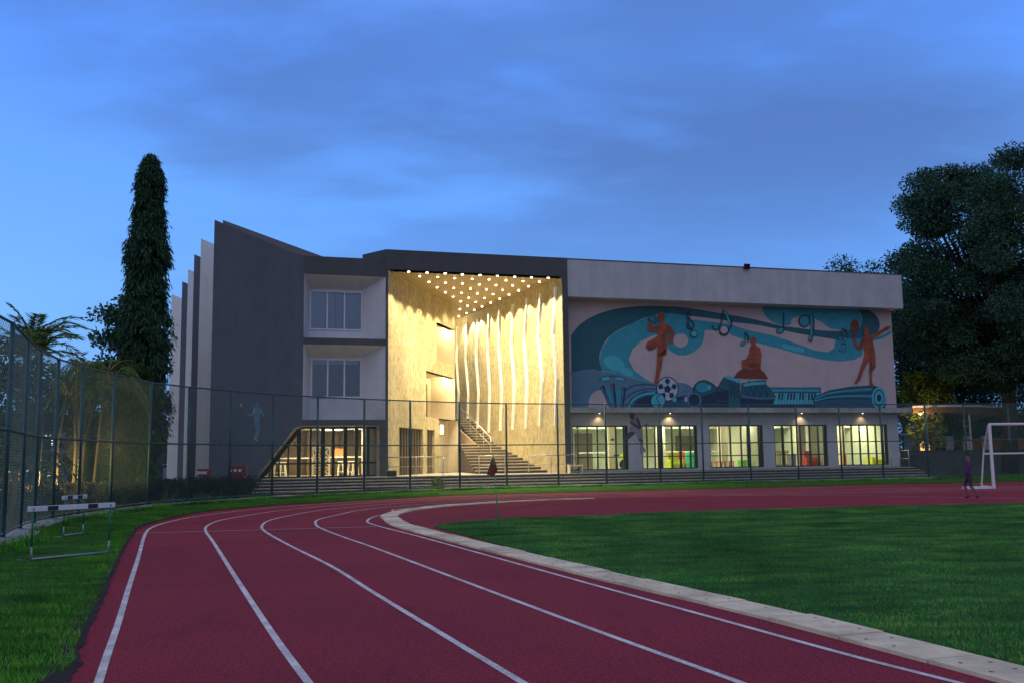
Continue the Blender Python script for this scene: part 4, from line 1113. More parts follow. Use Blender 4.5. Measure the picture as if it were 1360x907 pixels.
for px_, w_ in ((812, .45), (876, .5), (960, .4), (1003, .35), (1063, .5), (1117, .35)):
    s = fs(px_, -3.0, 595); sbox(mb, s-w_/2, s+w_/2, ZF+.02, zc-.001, -2.8, -3.2)
mb.build('room_column', M['cream'], bld)
# doorways, dark openings and posters on the back wall of the rooms
mb = MB()
for px_, w_, h_ in ((775, 1.1, 2.2), (910, 1.3, 2.0), (990, 1.6, 2.4), (1010, .8, 2.3), (1045, 1.4, 2.5), (1085, 1.2, 2.4)):
    s = fs(px_, RB, 595); sbox(mb, s-w_/2, s+w_/2, ZF+.02, ZF+h_, RB+.06, RB+.003)
mb.build('inner_doorway', M['cafewall'], bld)
mb = MB()
for px_ in (790, 903, 965, 1080): s = fs(px_, -5.5, 590); sbox(mb, s-1.0, s+1.0, ZF+1.0, ZF+1.06, -5.4, -5.5)
mb.build('barre_rail', M['white'], bld)
rs = np.linspace(sa+1.2, sb_-1.0, 8)
for k, s in enumerate(rs):
    c = fac(s, -3.9 if k % 2 else -2.3, zc-.03)
    l = MB(); l.box(c, (1.2, .25, .05), RZ); lo = l.build('ceiling_light', M['tubelight'], bld)
    arealight(lo, c-Vector((0, 0, .04)), 1.2, .25, 140 if k not in (4,) else 80, (1.0, .98, .62), rz=RZ)
# soffit spots washing the wall over the bays
for px_, e in ((797, 26), (891, 34), (1066, 34), (1147, 20)):
    c = fac(fs(px_, -.72, 552), -.80, ZS0-.0)
    mb = MB(); mb.lathe(c, [(.035, -.001), (.035, -.03), (.02, -.035)], 12); so = mb.build('soffit_spot', M['dimlamp'], bld)
    l = bpy.data.lights.new('bulb', 'SPOT'); l.energy = e*.75; l.color = (1, .66, .30); l.spot_size = R(128); l.spot_blend = .8; l.shadow_soft_size = .04
    o = bpy.data.objects.new('bulb', l); COL.objects.link(o); o.parent = so; o.location = c-Vector((0, 0, .08))-wpos(so)

# painted athletes on the plaster
def figure(name, colmap, polys, d, conv, label):
    mb = MB(); k = 0
    for ci, pts in polys:
        k += 1; mb.mat(ci)
        mb.extr([fac(*(lambda r: (r[0], d+.002*k, r[1]))(fp(*conv(*p), d))) for p in pts], -NO*.0015)
    o = mb.build(name, colmap, bld); o['label'] = label; return o
def ep(cx, cy, rx, ry, n=14): return [(cx+rx*math.cos(2*math.pi*i/n), cy+ry*math.sin(2*math.pi*i/n)) for i in range(n)]
z4 = lambda x, y: (210+x/4.32, 470+y/4.32)
pt1 = surf('paint_pale_blue', (.10, .22, .30), .8, .35, 7); pt2 = surf('paint_white_outline', (.30, .36, .42), .8, .2, 7)
figure('painted_figure', [pt1, pt2], [(0, ep(568, 283, 9, 13)),
  (0, [(556,300),(582,300),(594,322),(608,352),(611,362),(603,358),(586,334),(582,380),(584,430),(580,455),(570,482),(576,499),(566,497),(548,482),(553,462),(562,440),(552,402),(551,345),(540,355),(517,352),(508,338),(528,345),(545,322)]),
  (1, [(508,338),(516,352),(524,355),(513,345)]), (1, ep(476, 292, 7, 10)), (1, [(545,322),(556,300),(553,330),(551,350)]), (1, [(582,300),(594,322),(608,352),(600,345)]), (1, [(551,466),(562,486),(576,499),(560,495),(548,482)])], .004, z4, 'pale blue badminton player painted on the dark wall')
z9 = lambda x, y: (750+x/5.913, 530+y/5.913)
pf1 = surf('paint_lilac', (.34, .30, .46), .8, .1, 6); pf2 = surf('paint_plum', (.10, .075, .12), .8, .15, 6)
figure('painted_figure', [pf1, pf2], [
  (0, [(512,165),(540,150),(565,160),(600,215),(604,292),(560,270),(520,252),(505,235),(522,205)]), (1, ep(528, 127, 20, 24)), (1, [(520,146),(545,142),(548,156),(522,160)]),
  (1, [(558,145),(572,138),(592,180),(602,215),(590,237),(572,228),(520,192),(510,175),(516,166),(576,206)]),
  (1, [(512,250),(552,258),(550,272),(500,312),(478,316),(462,300),(490,278)]), (0, [(560,262),(604,270),(606,320),(590,330),(575,322)]),
  (1, [(575,318),(590,308),(615,316),(618,330),(600,335)]), (1, [(594,335),(612,338),(612,368),(600,366)]), (0, [(590,366),(615,362),(620,395),(612,425),(590,425)]), (1, [(612,370),(632,392),(638,412),(620,412)])], MD+.01, z9, 'lilac footballer painted on the pier between bays')
figure('painted_boot', [pf2], [(0, ep(375, 315, 17, 10))], MD+.01, z9, 'plum boot of the painted footballer')
figure('painted_ball', [pf1, pf2], [(0, ep(640, 203, 17, 20)), (1, ep(640, 203, 7, 8))], MD+.01, z9, 'lilac ball of the painted footballer')
bld_done = True

# ================================================================ THINGS IN AND AROUND THE BUILDING
def floorpt(px, d, py=600, z=ZF): return fac(fs(px, d, py), d, z)
def make_stool():
    r_ = thing('bar_stool', 'x', 'stool', (0, 0, 0))
    mb = MB(); mb.lathe((0, 0, 0), [(.15, .70), (.17, .715), (.165, .74), (.1, .745)], 14); mb.build('seat', M['strip'], r_, smooth=False)
    for a in range(4):
        t = math.pi/4+a*math.pi/2; mb = MB(); mb.tube((.23*math.cos(t), .23*math.sin(t), 0), (.12*math.cos(t), .12*math.sin(t), .705), .022); mb.build('leg', M['strip'], r_)
    mb = MB()
    for a in range(4):
        t = math.pi/4+a*math.pi/2; u_ = t+math.pi/2; mb.tube((.2*math.cos(t), .2*math.sin(t), .22), (.2*math.cos(u_), .2*math.sin(u_), .22), .014)
    mb.build('footrest', M['strip'], r_); return r_
st0 = make_stool()
for k, (px_, d, lab) in enumerate([(368, -2.6, 'pale metal stool nearest the slanted cafe frame, leftmost'), (376, -2.9, 'pale metal stool second from the left under the cafe window counter'),
                              (453, -2.7, 'pale metal stool right of the white stacked chairs in the cafe'), (466, -2.3, 'pale metal stool at the right cafe counter, nearer the glass'), (472, -3.1, 'pale metal stool at the right cafe counter, standing beside the cream pier')]):
    o = st0 if k == 0 else copy_tree(st0); o.location = floorpt(px_, d); o['label'] = lab; o['group'] = 'metal stools in the cafe'
def make_chair():
    r_ = thing('cross_back_chair', 'x', 'chair')
    mb = MB(); mb.box((0, 0, .45), (.44, .42, .04)); mb.build('seat', M['strip'], r_, bevel=.01)
    for x in (-.2, .2):
        for y in (-.19, .19): mb = MB(); mb.tube((x, y, 0), (x*.97, y*.97, .43), .02); mb.build('leg', M['strip'], r_)
    mb = MB()
    for x in (-.2, .2): mb.tube((x, .19, .47), (x, .24, .95), .02)
    mb.box((0, .24, .95), (.44, .03, .06)); mb.tube((-.2, .2, .5), (.2, .235, .92), .014); mb.tube((.2, .2, .5), (-.2, .235, .92), .014)
    mb.tube((-.2, -.19, .1), (.2, -.19, .4), .012); mb.tube((.2, -.19, .1), (-.2, -.19, .4), .012)
    mb.build('backrest', M['strip'], r_); return r_
ch0 = make_chair()
for k, (px_, d, z, lab) in enumerate([(421, -2.0, 0, 'white cross-back chair on the cafe floor, left one of the pair'), (432, -2.2, 0, 'white cross-back chair on the cafe floor, right one of the pair'),
                            (421, -2.0, .48, 'white cross-back chair stacked on top of the left chair'), (432, -2.2, .48, 'white cross-back chair stacked on top of the right chair')]):
    o = ch0 if k == 0 else copy_tree(ch0); o.location = floorpt(px_, d)+Vector((0, 0, z)); o.rotation_euler.z = RZ+math.pi; o['label'] = lab; o['group'] = 'white chairs stacked in the cafe'
def make_table(label, c, sx, sy, h, topm, legm, rz=RZ):
    r_ = thing('cafe_table', label, 'table')
    mb = MB(); mb.box((0, 0, h-.025), (sx, sy, .05)); mb.build('tabletop', topm, r_, bevel=.008)
    for x in (-1, 1):
        for y in (-1, 1): mb = MB(); mb.box((x*(sx/2-.08), y*(sy/2-.08), (h-.05)/2), (.06, .06, h-.05)); mb.build('leg', legm, r_)
    r_.location = c; r_.rotation_euler.z = rz
    return r_
make_table('high cafe table with pale top behind the slanted frame', floorpt(385, -3.2), 2.2, .6, .95, M['strip'], M['wood'])
make_table('high cafe table with pale top right of the stacked white chairs', floorpt(460, -3.4), 2.6, .6, .98, M['strip'], M['wood'])
bx = thing('cardboard_box', 'orange cardboard box standing on the right cafe table', 'box', tuple(floorpt(450, -3.4)+Vector((0, 0, .98))))
mb = MB(); mb.box(floorpt(450, -3.4)+Vector((0, 0, .98+.2)), (.48, .35, .4), RZ); mb.build('carton', M['orange'], bx, bevel=.01)
mb = MB(); mb.box(floorpt(450, -3.4)+Vector((0, 0, .98+.402)), (.06, .36, .006), RZ); mb.build('tape', M['wood'], bx)
# play furniture in the bays
def cube_chair(px_, d, mat, label, s=.6, h=.85):
    c = floorpt(px_, d, z=ZF+.02); r_ = thing('foam_armchair', label, 'chair', tuple(c))
    mb = MB(); mb.box(c+Vector((0, 0, .2)), (s, s, .4), RZ); mb.build('seat', mat, r_, bevel=.04)
    mb = MB(); mb.box(c-NO*(s/2-.06)+Vector((0, 0, .40+(h-.4)/2)), (s, .14, h-.4), RZ); mb.build('backrest', mat, r_, bevel=.04)
    for sg in (-1, 1): mb = MB(); mb.box(c+U*sg*(s/2+.05)+Vector((0, 0, .28)), (.10, s, .56), RZ); mb.build('armrest', mat, r_, bevel=.03)
cube_chair(896, -2.1, M['yellow'], 'bright yellow foam chair inside the second bay', .62, 1.0)
cube_chair(906.5, -2.8, M['redp'], 'orange red foam chair beside the yellow one in the second bay', .5, 1.0)
cube_chair(1075, -2.2, M['redp'], 'bright red foam chair inside the fourth bay', .5, .95)
cube_chair(1162, -2.1, M['yellow'], 'lime yellow low foam chair at the right of the fifth bay', .7, .5)
def tub(px_, d, mat, label, r=.25, h=.5, cat='tub', z=ZF+.02):
    c = floorpt(px_, d, z=z); r_ = thing('storage_tub', label, cat, tuple(c))
    mb = MB(); mb.lathe(c, [(r*.8, 0), (r*.95, h*.5), (r, h-.03), (r*1.05, h-.02), (r*1.05, h), (r*.9, h)], 18); mb.build('body', mat, r_, smooth=False)
    mb = MB(); mb.lathe(c, [(r*1.02, h+.001), (r*.9, h+.03), (.02, h+.045)], 18); mb.build('lid', mat, r_)
tub(917.5, -2.2, M['green'], 'tall green round tub beside the red chair in the second bay', .34, .95)
tub(985, -2.0, M['lime'], 'bright green tub on the floor of the third bay', .27, .45)
tub(1052, -2.4, M['blue'], 'lilac and wooden round tub inside the fourth bay', .22, .75)
tub(1121, -2.2, M['orange'], 'small orange round tub at the left edge of the fifth bay', .13, .65)
tub(1167.5, -3.3, M['green'], 'teal tub behind the lime chair in the fifth bay', .22, .95)
tub(828, -2.6, M['yellow'], 'yellow topped round tub inside the first bay', .16, .9)
def lowtable(px_, d, label):
    c = floorpt(px_, d, z=ZF+.02); make_table(label, c, 1.0, .6, .42, M['redp'], M['redp'])
lowtable(951, -2.2, 'low red play table inside the third bay')
lowtable(962, -3.4, 'low red play table farther back in the third bay')
# wooden slatted cabinet in bay 4
c = floorpt(1036, -2.0, z=ZF+.02); cb = thing('slatted_screen', 'low wooden slatted screen at the left of the fourth bay', 'screen', tuple(c))
for k in range(7): mb = MB(); mb.box(c+U*(k*.16-.48)+Vector((0, 0, .5)), (.06, .05, 1.0), RZ); mb.build('slat', M['wood'], cb)
for zz_ in (.9, .15): mb = MB(); mb.box(c+Vector((0, 0, zz_))+NO*.04, (1.1, .03, .07), RZ); mb.build('rail', M['wood'], cb)
# bicycle-like exercise machine in bay 1
c = floorpt(822, -2.3, z=ZF+.02); ex = thing('exercise_bike', 'dark exercise bike near the glass of the first bay', 'exercise bike', tuple(c))
mb = MB(); mb.box(c+Vector((0, 0, .04)), (.9, .12, .06), RZ); mb.tube(c-U*.1+Vector((0, 0, .05)), c-U*.15+Vector((0, 0, .8)), .04); mb.tube(c+U*.3+Vector((0, 0, .05)), c+U*.35+Vector((0, 0, 1.05)), .04); mb.build('frame', M['black'], ex)
mb = MB(); mb.tube(c+U*.3-NO*.06+Vector((0, 0, .35)), c+U*.3+NO*.06+Vector((0, 0, .35)), .27, n=18); mb.build('flywheel', M['black'], ex)
mb = MB(); mb.box(c-U*.15+Vector((0, 0, .84)), (.28, .18, .08), RZ); mb.build('saddle', M['black'], ex, bevel=.02)
mb = MB(); mb.tube(c+U*.35-NO*.22+Vector((0, 0, 1.08)), c+U*.35+NO*.22+Vector((0, 0, 1.08)), .025); mb.build('handlebar', M['steel'], ex)

# bench on the terrace between porch and bays, low blocks
c = fac(fs(764, .35, 622), .35, ZF)
bn = thing('terrace_bench', 'short cream bench on the terrace by the right pier of the porch', 'bench', tuple(c))
mb = MB(); mb.box(c+Vector((0, 0, .36)), (.75, .38, .08), RZ); mb.build('seat', M['cream'], bn, bevel=.01)
for sg in (-1, 1): mb = MB(); mb.box(c+U*sg*.32+Vector((0, 0, .16)), (.07, .36, .32), RZ); mb.build('leg', M['cream'], bn)
c = fac(fs(520, .7, 633), .7, ZF)
pb = thing('stone_block', 'low dark stone block on the terrace at the left pier of the porch', 'block', tuple(c))
mb = MB(); mb.box(c+Vector((0, 0, .13)), (.42, .4, .26), RZ); mb.build('block', M['stone'], pb, bevel=.02)
mb = MB(); mb.box(c+Vector((0, 0, .275)), (.48, .46, .03), RZ); mb.build('cap', M['tread'], pb, bevel=.006)
# dark pot plant box and notice board by stairs
# red bins behind the hedge
def redcart(px_, py_, Y, w_, h_, label):
    b = at_y(px_, py_, Y); c = Vector((b.x, b.y, 0)); top = b.z
    r_ = thing('red_crate_stack', label, 'crate', tuple(c))
    mb = MB(); n = 3
    for k in range(n):
        z = top-h_+h_*k/n
        mb.box((c.x, c.y, z+h_/n/2), (w_, .7, h_/n-.03), .2)
        mb.box((c.x, c.y, z+h_/n-.03), (w_+.06, .76, .05), .2)
    mb.box((c.x, c.y, (top-h_)/2), (w_*.8, .5, top-h_), .2)
    mb.build('crate', M['red'], r_, bevel=.02)
    mb = MB()
    for k in (-1, 0, 1): mb.tube((c.x+k*.27*w_, c.y-.42, top-h_*.45), (c.x+k*.27*w_, c.y-.30, top-h_*.45), .06, n=10)
    mb.build('reflector', M['white'], r_)
redcart(316, 617.5, 41.0, .72, .46, 'dark red plastic crates stacked behind the hedge by the dark wall')
redcart(272, 622, 41.0, .5, .35, 'small dark red crates half hidden behind the tall narrow tree')

# ================================================================ FENCE
FH = 4.0
fence = thing('chain_link_fence', 'tall green chain link sports fence curving round the track', 'fence', (0, 0, 0))
posts = [Vector((-7.9, 6, 0)), Vector((-7.95, 9.5, 0)), Vector((-8.1, 12.5, 0)), Vector((-8.55, 15.3, 0))]+fence_posts+[fence_posts[-1]+Vector((3.6, .8, 0)), fence_posts[-1]+Vector((7.2, 1.6, 0))]
ZB = .13
for i, p in enumerate(posts):
    h = FH
    mb = MB(); mb.tube((p.x, p.y, ZB), (p.x, p.y, h), .046, n=10); mb.build('post', M['fence'] if i % 3 else M['fence'], fence, smooth=True)
    mb = MB(); mb.box((p.x, p.y, ZB+.01), (.2, .2, .02)); mb.build('base_plate', M['galv'], fence)
for z, nm in ((FH-.03, 'top_rail'), (2.05, 'middle_rail'), (ZB+.08, 'bottom_rail')):
    mb = MB(); mb.path([(p.x, p.y, z) for p in posts], .028, 6); mb.build(nm, M['fence'], fence)
for a, b in zip(posts, posts[1:]):
    L_ = (b-a).length; dv = (b-a)/L_; off = Vector((dv.y, -dv.x, 0))*-.0
    z0, z1 = ZB+.05, FH-.04; Hh = z1-z0; sp = .11
    vs = []; fs_ = []
    rw = .0045
    nd = int((L_+Hh)/sp)
    side = Vector((-dv.y, dv.x, 0))
    for k in range(nd+1):
        for sg in (1, -1):
            x0 = k*sp-Hh if sg == 1 else k*sp
            # line x = x0 + t, z = t (sg=1) or x = x0 - t
            ta, tb = 0.0, Hh
            if sg == 1: ta = max(0, -x0); tb = min(Hh, L_-x0)
            else: ta = max(0, x0-L_); tb = min(Hh, x0)
            if tb-ta < .02: continue
            p0 = a+dv*(x0+sg*ta)+Vector((0, 0, z0+ta)); p1 = a+dv*(x0+sg*tb)+Vector((0, 0, z0+tb))
            nrm = (dv*(-sg)+Vector((0, 0, 1))).normalized()*rw
            b0 = len(vs); o_ = side*rw*1.2
            vs += [p0-nrm, p0+nrm, p0+o_*1.0, p1-nrm, p1+nrm, p1+o_]
            fs_ += [(b0, b0+1, b0+4, b0+3), (b0+1, b0+2, b0+5, b0+4), (b0+2, b0, b0+3, b0+5)]
    mb = MB(); mb.add(vs, fs_); mb.build('mesh_panel', M['wire'], fence)

# ================================================================ SPORTS EQUIPMENT
def hurdle(pa, pb, top, label, bw=.075):
    pa, pb = Vector(pa), Vector(pb); d = (pb-pa).normalized(); n = Vector((-d.y, d.x, 0))
    if n.y > 0: n = n
    r_ = thing('hurdle', label, 'hurdle', tuple(pa), 0, 'hurdles on the grass verge')
    for p in (pa, pb):
        mb = MB(); mb.tube(p+Vector((0, 0, .22)), p+Vector((0, 0, top)), .014); mb.build('upright', M['hurdle_g'], r_, smooth=True)
        mb = MB(); mb.tube(p+Vector((0, 0, .02)), p+Vector((0, 0, .22)), .015); mb.tube(p+Vector((0, 0, .02)), p+n*.35+Vector((0, 0, .02)), .014); mb.build('foot', M['galv'], r_, smooth=True)
    mb = MB(); mb.tube(pa+Vector((0, 0, .05)), pb+Vector((0, 0, .05)), .017); mb.build('base_bar', M['galv'], r_, smooth=True)
    mb = MB(); c = (pa+pb)/2; L_ = (pb-pa).length+.16; rz = math.atan2(d.y, d.x)
    mb.box(c+Vector((0, 0, top-.01)), (L_, .025, bw), rz); bar = mb.build('top_bar', M['white'], r_, bevel=.006)
    mb = MB()
    for t in (.24, .76): mb.box(pa+(pb-pa)*t+Vector((0, 0, top-.01)), (.16, .029, bw*.86), rz)
    mb.build('stripe', M['black'], bar)
    mb = MB()
    for t in (.0, 1.0): mb.tube(pa+(pb-pa)*t-n*.018+Vector((0, 0, top-.01)), pa+(pb-pa)*t+n*.018+Vector((0, 0, top-.01)), .012)
    mb.build('bolt', M['black'], bar)
h1a, h1b = on_z(41, 746, .05), on_z(144, 736, .05); 
for v in (h1a, h1b): v.z = .04
hurdle(h1a, h1b, .76, 'white bar hurdle on the verge, the nearer and larger of two')
h2a, h2b = on_z(84, 713.5, .05), on_z(110, 710, .05)
for v in (h2a, h2b): v.z = .04
hurdle(h2a, h2b, .76, 'white bar hurdle on the verge, the farther and smaller of two')

# corner flag
c = on_z(662.5, 698, .02); fg = thing('corner_flag', 'green pole with dark red pennant at the tip of the infield', 'flag', tuple(c))
tp = c+Vector((-.10, .0, 1.46))
mb = MB(); mb.tube(c, tp, .013, n=8); mb.build('pole', M['flagpole'], fg, smooth=True)
mb = MB(); t0 = tp+Vector((0, 0, .02)); 
vs = [t0, t0+Vector((-.14, .02, -.42)), t0+Vector((.0, -.05, -.45)), t0+Vector((.09, .03, -.33)), t0+Vector((0, .06, -.40)), t0+Vector((-.03, .01, -.30))]
mb.add(vs, [(0, 1, 2), (0, 2, 3), (0, 3, 4), (0, 4, 1), (1, 4, 3, 2)]); mb.build('pennant', M['redflag'], fg)

# goal at the right
gb = on_z(1320, 648.5, 0); GY = gb.y
gz = at_y(1317, 563, GY).z
gl = thing('football_goal', 'white metal football goal standing on the far side of the track', 'goal', tuple(gb))
mb = MB(); r_ = .07
mb.box(gb+Vector((0, 0, gz/2)), (.10, .11, gz)); mb.build('post', M['white'], gl, bevel=.02)
mb = MB(); e = gb+Vector((5.2, .9, 0)); mb.box(e+Vector((0, 0, gz/2)), (.13, .13, gz)); mb.build('post', M['white'], gl, bevel=.02)
mb = MB(); mb.tube(gb+Vector((0, 0, gz)), e+Vector((0, 0, gz)), .05, n=10); mb.build('crossbar', M['white'], gl, smooth=True)
bk_ = Vector((-.35, 1.6, 0))
mb = MB()
for p in (gb, e):
    mb.box(p+Vector((-.5, .15, .05)) , (1.2, .22, .10), 0)
    mb.tube(p+Vector((.02, .12, gz-.02)), p+Vector((.25, 1.1, gz*.62)), .035); mb.tube(p+Vector((.25, 1.1, gz*.62)), p+Vector((.3, 1.6, .1)), .035); mb.tube(p+Vector((0, 0, .06)), p+Vector((.3, 1.6, .06)), .035)
mb.tube(gb+Vector((.25, 1.1, gz*.54)), e+Vector((.25, 1.1, gz*.54)), .035)
mb.build('back_frame', M['white'], gl)

# person walking by the goal (dark purple training clothes)
def person(base, hgt, face, label):
    s = hgt/1.75
    J = {'pel': (0, 0, .93), 'sp': (.0, .0, 1.15), 'ch': (0, 0, 1.36), 'nk': (0, .0, 1.50), 'hd': (0, .02, 1.60), 'ht': (0, .02, 1.70),
         'hl': (.09, 0, .90), 'kl': (.10, .16, .50), 'al': (.10, .02, .09), 'tl': (.10, .17, .04),
         'hr': (-.09, 0, .90), 'kr': (-.10, -.02, .48), 'ar': (-.10, -.28, .12), 'tr': (-.10, -.18, .03),
         'sl': (.18, 0, 1.40), 'el': (.23, -.12, 1.14), 'wl': (.22, .02, .92), 'fl': (.22, .08, .83),
         'sr': (-.18, 0, 1.40), 'er': (-.23, .08, 1.13), 'wr': (-.22, .24, .98), 'fr': (-.22, .30, .92)}
    E_ = [('pel','sp'),('sp','ch'),('ch','nk'),('nk','hd'),('hd','ht'),('pel','hl'),('hl','kl'),('kl','al'),('al','tl'),('pel','hr'),('hr','kr'),('kr','ar'),('ar','tr'),('ch','sl'),('sl','el'),('el','wl'),('wl','fl'),('ch','sr'),('sr','er'),('er','wr'),('wr','fr')]
    Rr = {'pel': .15, 'sp': .13, 'ch': .155, 'nk': .06, 'hd': .095, 'ht': .085, 'hl': .10, 'kl': .062, 'al': .045, 'tl': .04, 'hr': .10, 'kr': .062, 'ar': .045, 'tr': .04, 'sl': .068, 'el': .045, 'wl': .032, 'fl': .035, 'sr': .068, 'er': .045, 'wr': .032, 'fr': .035}
    ks = list(J); me = bpy.data.meshes.new('person')
    c_, s_ = math.cos(face), math.sin(face)
    vv = [((J[k][0]*c_-J[k][1]*s_)*s, (J[k][0]*s_+J[k][1]*c_)*s, J[k][2]*s) for k in ks]
    me.from_pydata(vv, [(ks.index(a), ks.index(b)) for a, b in E_], [])
    o = bpy.data.objects.new('person', me); COL.objects.link(o); o.location = base
    md = o.modifiers.new('skin', 'SKIN')
    sv = me.skin_vertices[0].data if me.skin_vertices else None
    if sv is None:
        import bmesh; bm = bmesh.new(); bm.from_mesh(me); bm.verts.layers.skin.verify(); bm.to_mesh(me); bm.free(); sv = me.skin_vertices[0].data
    for i, k in enumerate(ks): sv[i].radius = (Rr[k]*s*(1.0 if k not in ('pel','sp','ch') else 1.1), Rr[k]*s*(1.0 if k not in ('pel','sp','ch') else .75)); sv[i].use_root = (k == 'pel')
    o.modifiers.new('sub', 'SUBSURF').levels = 2; o.modifiers['sub'].render_levels = 2
    m_, nt, b = new_mat('purple_training_clothes')
    sp = nt.nodes.new('ShaderNodeTexCoord'); se = nt.nodes.new('ShaderNodeSeparateXYZ'); nt.links.new(sp.outputs['Object'], se.inputs[0])
    mr = nt.nodes.new('ShaderNodeMath'); mr.operation = 'DIVIDE'; mr.inputs[1].default_value = 1.75*s; nt.links.new(se.outputs[2], mr.inputs[0])
    rp_ = nt.nodes.new('ShaderNodeValToRGB'); rp_.color_ramp.interpolation = 'CONSTANT'; cr_ = rp_.color_ramp
    stops = [(0, (.03, .03, .035)), (.06, (.20, .12, .09)), (.28, (.05, .03, .07)), (.55, (.085, .035, .11)), (.845, (.20, .12, .09)), (.94, (.012, .01, .01))]
    while len(cr_.elements) < len(stops): cr_.elements.new(.5)
    for e, (p, col) in zip(cr_.elements, stops): e.position = p; e.color = (*col, 1)
    nt.links.new(mr.outputs[0], rp_.inputs[0]); nt.links.new(rp_.outputs[0], b.inputs['Base Color']); b.inputs['Roughness'].default_value = .85
    me.materials.append(m_)
    return tag(o, label, 'person')
pb_ = on_z(1289, 662, 0)
person(tuple(pb_), 1.38, R(80), 'person in dark purple sports clothes walking on the track near the goal')

# ================================================================ VEGETATION
def leafmesh(name, P, D, ln, wd, mat, parent=None, droop=None):
    """P centres, D unit directions (n,3); rhombus leaves bent along their length"""
    n = len(P); D = D/np.maximum(np.linalg.norm(D, axis=1, keepdims=True), 1e-6)
    up = rng.normal(size=(n, 3)); S = np.cross(D, up); S /= np.maximum(np.linalg.norm(S, axis=1, keepdims=True), 1e-6)
    l = (ln*rng.uniform(.6, 1.3, n))[:, None]; w_ = (wd*rng.uniform(.7, 1.3, n))[:, None]
    N_ = np.cross(S, D)
    v = np.zeros((n, 4, 3)); v[:, 0] = P; v[:, 1] = P+D*l*.45+S*w_*.5+N_*l*.06; v[:, 2] = P+D*l; v[:, 3] = P+D*l*.45-S*w_*.5+N_*l*.06
    o3 = np.array(wpos(parent)) if parent is not None else np.zeros(3)
    me = bpy.data.meshes.new(name); me.vertices.add(4*n); me.vertices.foreach_set('co', (v-o3).ravel())
    me.loops.add(4*n); me.loops.foreach_set('vertex_index', np.arange(4*n, dtype=np.int32))
    me.polygons.add(n); me.polygons.foreach_set('loop_start', np.arange(0, 4*n, 4, dtype=np.int32)); me.polygons.foreach_set('loop_total', np.full(n, 4, dtype=np.int32))
    me.materials.append(mat); me.update(); me.validate()
    o = bpy.data.objects.new(name, me); COL.objects.link(o)
    if parent is not None: o.parent = parent; ORG[o] = wpos(parent)
    return o
def rdir_(n): 
    v = rng.normal(size=(n, 3)); return v/np.linalg.norm(v, axis=1, keepdims=True)

# tall narrow mast tree
def mast_tree(px_, py_, Y, top_px, profile, label):
    b = at_y(px_, py_, Y); b.z = 0; tz = at_y(*top_px, Y).z
    t = thing('mast_tree', label, 'tree', tuple(b))
    mb = MB(); lean = (at_y(*top_px, Y).x-b.x)
    pts = [Vector((b.x+lean*k/8, b.y, tz*.97*k/8)) for k in range(9)]
    mb.path(pts, [.16-.017*k for k in range(9)], 9); mb.build('trunk', M['bark'], t, smooth=True)
    # drooping branches: short tiers of hanging leaves
    PP = []; DD = []
    nbr = 1500; mbb = MB()
    for i in range(nbr):
        f = (i+.5)/nbr; f = f**.9; z = 1.1+(tz-1.2)*f
        # radius profile
        rr = np.interp(f, [q[0] for q in profile], [q[1] for q in profile])*(.82+.3*random.random())
        rr *= 1+.13*math.sin(z*2.3)+.08*math.sin(z*5.1+1)
        an = random.uniform(0, 2*math.pi); ax = b.x+lean*z/tz
        c, s = math.cos(an), math.sin(an)
        L_ = rr; nl = 38
        tt = np.sqrt(rng.uniform(.12, 1, nl)); 
        x = ax+c*L_*tt; y = b.y+s*L_*tt; zz = z+.25*tt*L_-.95*L_*tt**2*.75
        P_ = np.column_stack([x, y, zz])+rng.normal(0, .055, (nl, 3))
        PP.append(P_); dd = np.column_stack([np.full(nl, c*.35), np.full(nl, s*.35), np.full(nl, -1.0)])+rng.normal(0, .33, (nl, 3)); DD.append(dd)
    leafmesh('crown', np.concatenate(PP), np.concatenate(DD), .20, .042, M['ashoka'], t)
    return t
mast_tree(182, 672, 32.5, (201, 203), [(0, .30), (.06, .62), (.15, .84), (.3, .86), (.45, .80), (.6, .70), (.75, .58), (.88, .47), (.96, .30), (1, .1)], 'tall narrow dark mast tree rising above the fence left of the building')

def bushy_tree(name, label, base, trunk_top, clumps, leaf=(.22, .11), nl=260, mat=None, barkm=None, tr=.3, cr_=1.1, limbs=True, flat=.65):
    base = Vector(base); t = thing(name, label, 'tree', tuple(base))
    mb = MB(); tt = Vector(trunk_top); midp = base.lerp(tt, .5)+Vector((.15, .1, 0))
    mb.path([base, midp, tt], [tr*1.25, tr, tr*.75], 10)
    PP = []; DD = []
    for (x, y, z, r) in clumps:
        c = Vector((x, y, z))
        if limbs and random.random() < .6:
            m1 = tt.lerp(c, .5)+Vector((random.uniform(-.5, .5), random.uniform(-.5, .5), -.25)); mb.path([tt-Vector((0, 0, random.uniform(0, 1.0))), m1, c], [tr*.26, tr*.14, tr*.05], 6)
        k = int(nl*(r/cr_)**2)
        v = rdir_(k)*(rng.uniform(.15, 1, k)**.55)[:, None]*r
        v[:, 2] *= flat
        P_ = v+np.array(c)
        PP.append(P_); d = v/ r + rng.normal(0, .7, (k, 3)); d[:, 2] -= .35; DD.append(d)
    mb.build('trunk', barkm or M['barkd'], t, smooth=True)
    leafmesh('crown', np.concatenate(PP), np.concatenate(DD), leaf[0], leaf[1], mat or M['bigleaf'], t)
    return t
